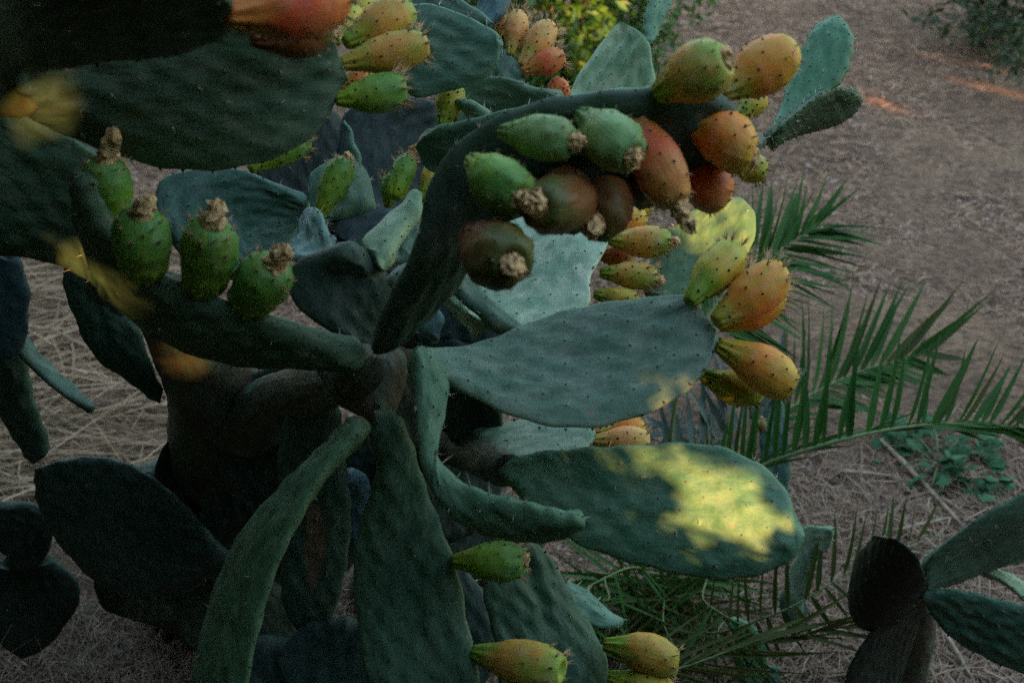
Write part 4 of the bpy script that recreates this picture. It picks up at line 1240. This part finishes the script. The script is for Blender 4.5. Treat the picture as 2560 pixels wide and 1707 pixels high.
# unseen branch with spreading pads, added above the trunk to shade the lower left
top_ = np.array((-0.72, 1.55, 1.72))
tube('branch', [W(330, 720, 1.32), W(200, 400, 1.36), W(190, 40, 1.42), top_ - np.array((0, 0, 0.25)), top_], [0.05, 0.045, 0.04, 0.035, 0.025], big, 'trunk', 12, 28, jit=.01)
for k in range(11):
    a = k * 0.571 + 0.2
    st = top_ + np.array((0, 0, 0.05 * (k % 4) - 0.05))
    dr = np.array((math.cos(a), math.sin(a) * 0.8, 0.12 + 0.10 * (k % 3)))
    L_ = 0.36 + 0.05 * (k % 3)
    sd = np.cross(dr, (0, 0, 1.0))
    sd = sd / np.linalg.norm(sd) * 0.12
    far = st + dr * L_
    free_pad(big, st, far, sd + np.array((0, 0, 0.02)), tint=(.8, .95, .8))
    free_pad(big, far - dr * 0.015, far + dr * 0.34 + np.array((0, 0, 0.05)), sd * 0.95, tint=(.9, 1.0, .85))

# fruits: base pixel, tip pixel, width px, depths, skin, dried flower
FR = [
    # upper left cluster
    ((560, 40), (840, 0), 175, (.74, .80), 'f_red', .0, 1.0), ((630, 100), (822, 85), 110, (.86, .90), 'f_brown', .28, .5), ((700, 20), (850, -20), 90, (.86, .9), 'f_brown', .45, .5),
    ((862, 108), (1022, 22), 108, (1.07, 1.10), 'f_mix', None, .8), ((850, 162), (1056, 112), 102, (1.05, 1.08), 'f_mix', None, 1.1), ((838, 250), (1012, 228), 96, (1.04, 1.06), 'f_green', None, 1.2),
    ((842, 215), (925, 195), 60, (1.10, 1.14), 'f_orange', None, .5), ((845, 70), (935, -10), 80, (1.15, 1.2), 'f_yellow', None, .8), ((840, 110), (890, 20), 60, (1.13, 1.16), 'f_yellow', .5, .6),
    ((330, -60), (445, 10), 90, (.78, .8), 'f_green', .35, .6), ((625, 425), (758, 345), 68, (1.10, 1.14), 'f_green', None, .9), ((1105, 315), (1140, 215), 72, (1.36, 1.38), 'f_yellow', None, .7),
    # left row
    ((268, 575), (262, 405), 122, (.98, .94), 'f_green', .52, .7), ((358, 690), (362, 545), 140, (.95, .90), 'f_green', .36, .7), ((505, 728), (548, 560), 142, (.98, .93), 'f_green', .34, .7), ((610, 772), (688, 655), 142, (1.01, .96), 'f_green', .42, .7),
    # behind the left row
    ((796, 545), (868, 400), 72, (1.42, 1.42), 'f_green', .16, .8), ((985, 495), (1020, 395), 62, (1.38, 1.40), 'f_green', .34, .9), ((1052, 500), (1112, 395), 70, (1.36, 1.38), 'f_yellow', .2, .9), ((968, 520), (985, 440), 50, (1.42, 1.42), 'f_green', None, .8),
    # small cluster before the bush
    ((1276, 140), (1300, 32), 63, (1.50, 1.52), 'f_tan', None, 1.2), ((1304, 165), (1372, 62), 70, (1.48, 1.50), 'f_tan', None, 1.2), ((1306, 180), (1408, 142), 66, (1.47, 1.48), 'f_red', None, 1.2), ((1245, 95), (1262, 40), 40, (1.55, 1.56), 'f_tan', None, .8), ((1375, 240), (1408, 212), 60, (1.48, 1.5), 'f_red', None, .4),
    # near cluster at the end of the overhanging pad
    ((1640, 235), (1815, 148), 150, (.92, .88), 'f_mix', .12, .4), ((1800, 235), (1968, 128), 138, (.98, 1.00), 'f_orange', None, .5), ((1250, 330), (1425, 352), 112, (.90, .86), 'f_pale', .22, .4), ((1450, 285), (1592, 392), 142, (.92, .87), 'f_pale', .14, .4),
    ((1178, 400), (1290, 505), 140, (.90, .84), 'f_green', .0, .4), ((1575, 275), (1695, 505), 128, (.94, .93), 'f_red', .38, .5), ((1705, 305), (1892, 362), 150, (.96, .95), 'f_orange', .12, .5), ((1690, 400), (1825, 490), 128, (1.00, 1.00), 'f_red', .0, .5),
    ((1830, 400), (1908, 430), 74, (1.05, 1.06), 'f_yellow', .0, .7), ((1848, 290), (1900, 245), 66, (1.08, 1.10), 'f_yellow', None, .6), ((1480, 500), (1345, 500), 150, (.96, .84), 'f_brown', .2, .3), ((1560, 470), (1480, 540), 140, (.98, .92), 'f_brown', .36, .3),
    ((1170, 580), (1296, 692), 166, (.93, .82), 'f_brown', .14, .4), ((1410, 420), (1420, 545), 150, (1.0, .94), 'f_brown', None, .3), ((1600, 420), (1640, 500), 120, (1.0, .99), 'f_brown', None, .3), ((1620, 330), (1700, 420), 110, (1.02, 1.04), 'f_brown', None, .3),
    # on the pale grey pad
    ((1515, 575), (1615, 548), 66, (1.41, 1.42), 'f_orange', None, 1.0), ((1522, 598), (1670, 618), 80, (1.39, 1.39), 'f_mix', .22, 1.0), ((1500, 640), (1580, 640), 70, (1.44, 1.45), 'f_red', None, .6), ((1500, 682), (1640, 690), 72, (1.37, 1.37), 'f_mix', .2, 1.0), ((1484, 735), (1600, 755), 62, (1.36, 1.36), 'f_yellow', None, .9), ((1520, 530), (1628, 512), 62, (1.44, 1.45), 'f_yellow', None, .6),
    # end of the large right pad
    ((1722, 758), (1842, 612), 112, (1.14, 1.18), 'f_yellow', None, 1.2), ((1788, 806), (1958, 688), 120, (1.13, 1.15), 'f_orange', None, 1.2), ((1800, 815), (1958, 752), 105, (1.18, 1.20), 'f_orange', None, 1.0), ((1795, 862), (1988, 958), 116, (1.13, 1.12), 'f_orange', None, .6), ((1755, 935), (1895, 1000), 92, (1.17, 1.18), 'f_yellow', None, .8),
    # below it
    ((1478, 1100), (1625, 1102), 70, (1.42, 1.43), 'f_tan', None, 1.0), ((1500, 1085), (1605, 1058), 66, (1.46, 1.48), 'f_orange', None, 1.0), ((1475, 1085), (1560, 1075), 50, (1.47, 1.48), 'f_red', None, .6),
    # lower ones
    ((1133, 1403), (1310, 1402), 102, (1.17, 1.15), 'f_green', .0, .8), ((1182, 1628), (1400, 1690), 116, (1.20, 1.15), 'f_mix', None, 1.0), ((1508, 1610), (1697, 1642), 100, (1.37, 1.36), 'f_mix', None, .9), ((1520, 1690), (1680, 1740), 92, (1.37, 1.36), 'f_yellow', None, .9),
]
for base, tip, w, d, m, dry, br in FR:
    fruit(big, base, tip, w, d, m, (dry if dry else (0.10 if dry == 0.0 else None)), br, tint=(.58, .48, .46) if m == 'f_brown' else ((1.2, 1.2, 1.1) if m == 'f_green' else (1.08, 1.05, 1.05)))  # brown fruits tinted down to stand for shadow

# ------------------------------------------------------------------ smaller cacti
small = thing('prickly_pear_cactus', G(2260, 1660), 'small fruitless prickly pear cactus with pads tinted dark for shade, growing beside the lower palm frond', 'cactus')
tube('stem', [G(2260, 1690), W(2290, 1560, 2.0), W(2308, 1475, 1.75)], [0.05, 0.035, 0.018], small, 'trunk', 12, 20, jit=.02)
pad(small, (2308, 1470), [(2240, 1560), (2160, 1575), (2118, 1520), (2135, 1420)], (2210, 1345), [(2312, 1440), (2290, 1385), (2255, 1352)], (1.72, 1.62, -.22), .02, tint=(.15, .15, .15), spines=.3)  # near-black tint stands for its shaded silhouette
pad(small, (2300, 1480), [(2240, 1520), (2160, 1600), (2110, 1720)], (2120, 1830), [(2300, 1540), (2270, 1640), (2220, 1760)], (1.78, 1.95, .18), .02, tint=(.18, .18, .17), spines=.3)  # silhouette shade put into this tint as well
pad(small, (2306, 1462), [(2330, 1400), (2400, 1330), (2500, 1260), (2600, 1215)], (2720, 1230), [(2380, 1455), (2480, 1415), (2590, 1390), (2680, 1330)], (1.70, 1.75, .24), .02, tint=(.55, .7, .62), spines=.3)
pad(small, (2302, 1480), [(2380, 1476), (2480, 1490), (2600, 1530)], (2720, 1640), [(2330, 1540), (2400, 1610), (2500, 1665), (2620, 1690)], (1.70, 1.72, .06), .02, tint=(.55, .75, .68), rip=2, spines=.3)
pad(small, (2440, 1420), [(2480, 1425), (2540, 1450), (2600, 1480)], (2680, 1560), [(2500, 1450), (2550, 1490), (2600, 1530)], (1.84, 1.86, -.08), .014, tint=(1.5, 1.6, 1.3), spines=.3)
sb = thing('prickly_pear_cactus', G(1900, 1707), 'tiny pale green prickly pear seedling in the shade under the palm fronds', 'cactus')
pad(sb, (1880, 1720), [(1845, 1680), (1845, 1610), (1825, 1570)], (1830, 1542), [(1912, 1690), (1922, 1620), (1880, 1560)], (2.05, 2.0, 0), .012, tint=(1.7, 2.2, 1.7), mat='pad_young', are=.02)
pad(sb, (1890, 1760), [(1850, 1710), (1845, 1670)], (1880, 1660), [(1940, 1730), (1950, 1670)], (2.07, 2.07, 0), .012, tint=(1.1, 1.4, 1.5), mat='pad_young', are=.02)
sc_ = thing('prickly_pear_cactus', G(2000, 1560), 'narrow pale upright pads of a young prickly pear behind the big green pad', 'cactus')
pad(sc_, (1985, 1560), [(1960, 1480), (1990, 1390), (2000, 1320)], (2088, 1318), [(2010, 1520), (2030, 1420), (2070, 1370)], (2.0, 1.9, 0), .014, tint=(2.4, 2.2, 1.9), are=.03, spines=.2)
pad(sc_, (1985, 1565), [(1950, 1530), (1960, 1470)], (1985, 1440), [(2015, 1530), (2005, 1470)], (2.05, 2.0, 0), .014, tint=(1.0, 1.1, 1.2), spines=.2)
sd_ = thing('prickly_pear_cactus', G(1930, 1330), 'slim blue green prickly pear stem rising between the palm fronds with a brown bud', 'cactus')
pad(sd_, (1935, 1340), [(1905, 1230), (1900, 1080), (1910, 1020)], (1935, 990), [(1970, 1230), (1972, 1080), (1960, 1010)], (2.5, 2.35, 0), .016, tint=(.9, 1.1, 1.2), spines=.3)
fruit(sd_, (1905, 1080), (1902, 1050), 26, (2.33, 2.33), 'f_brown', .4, .5)
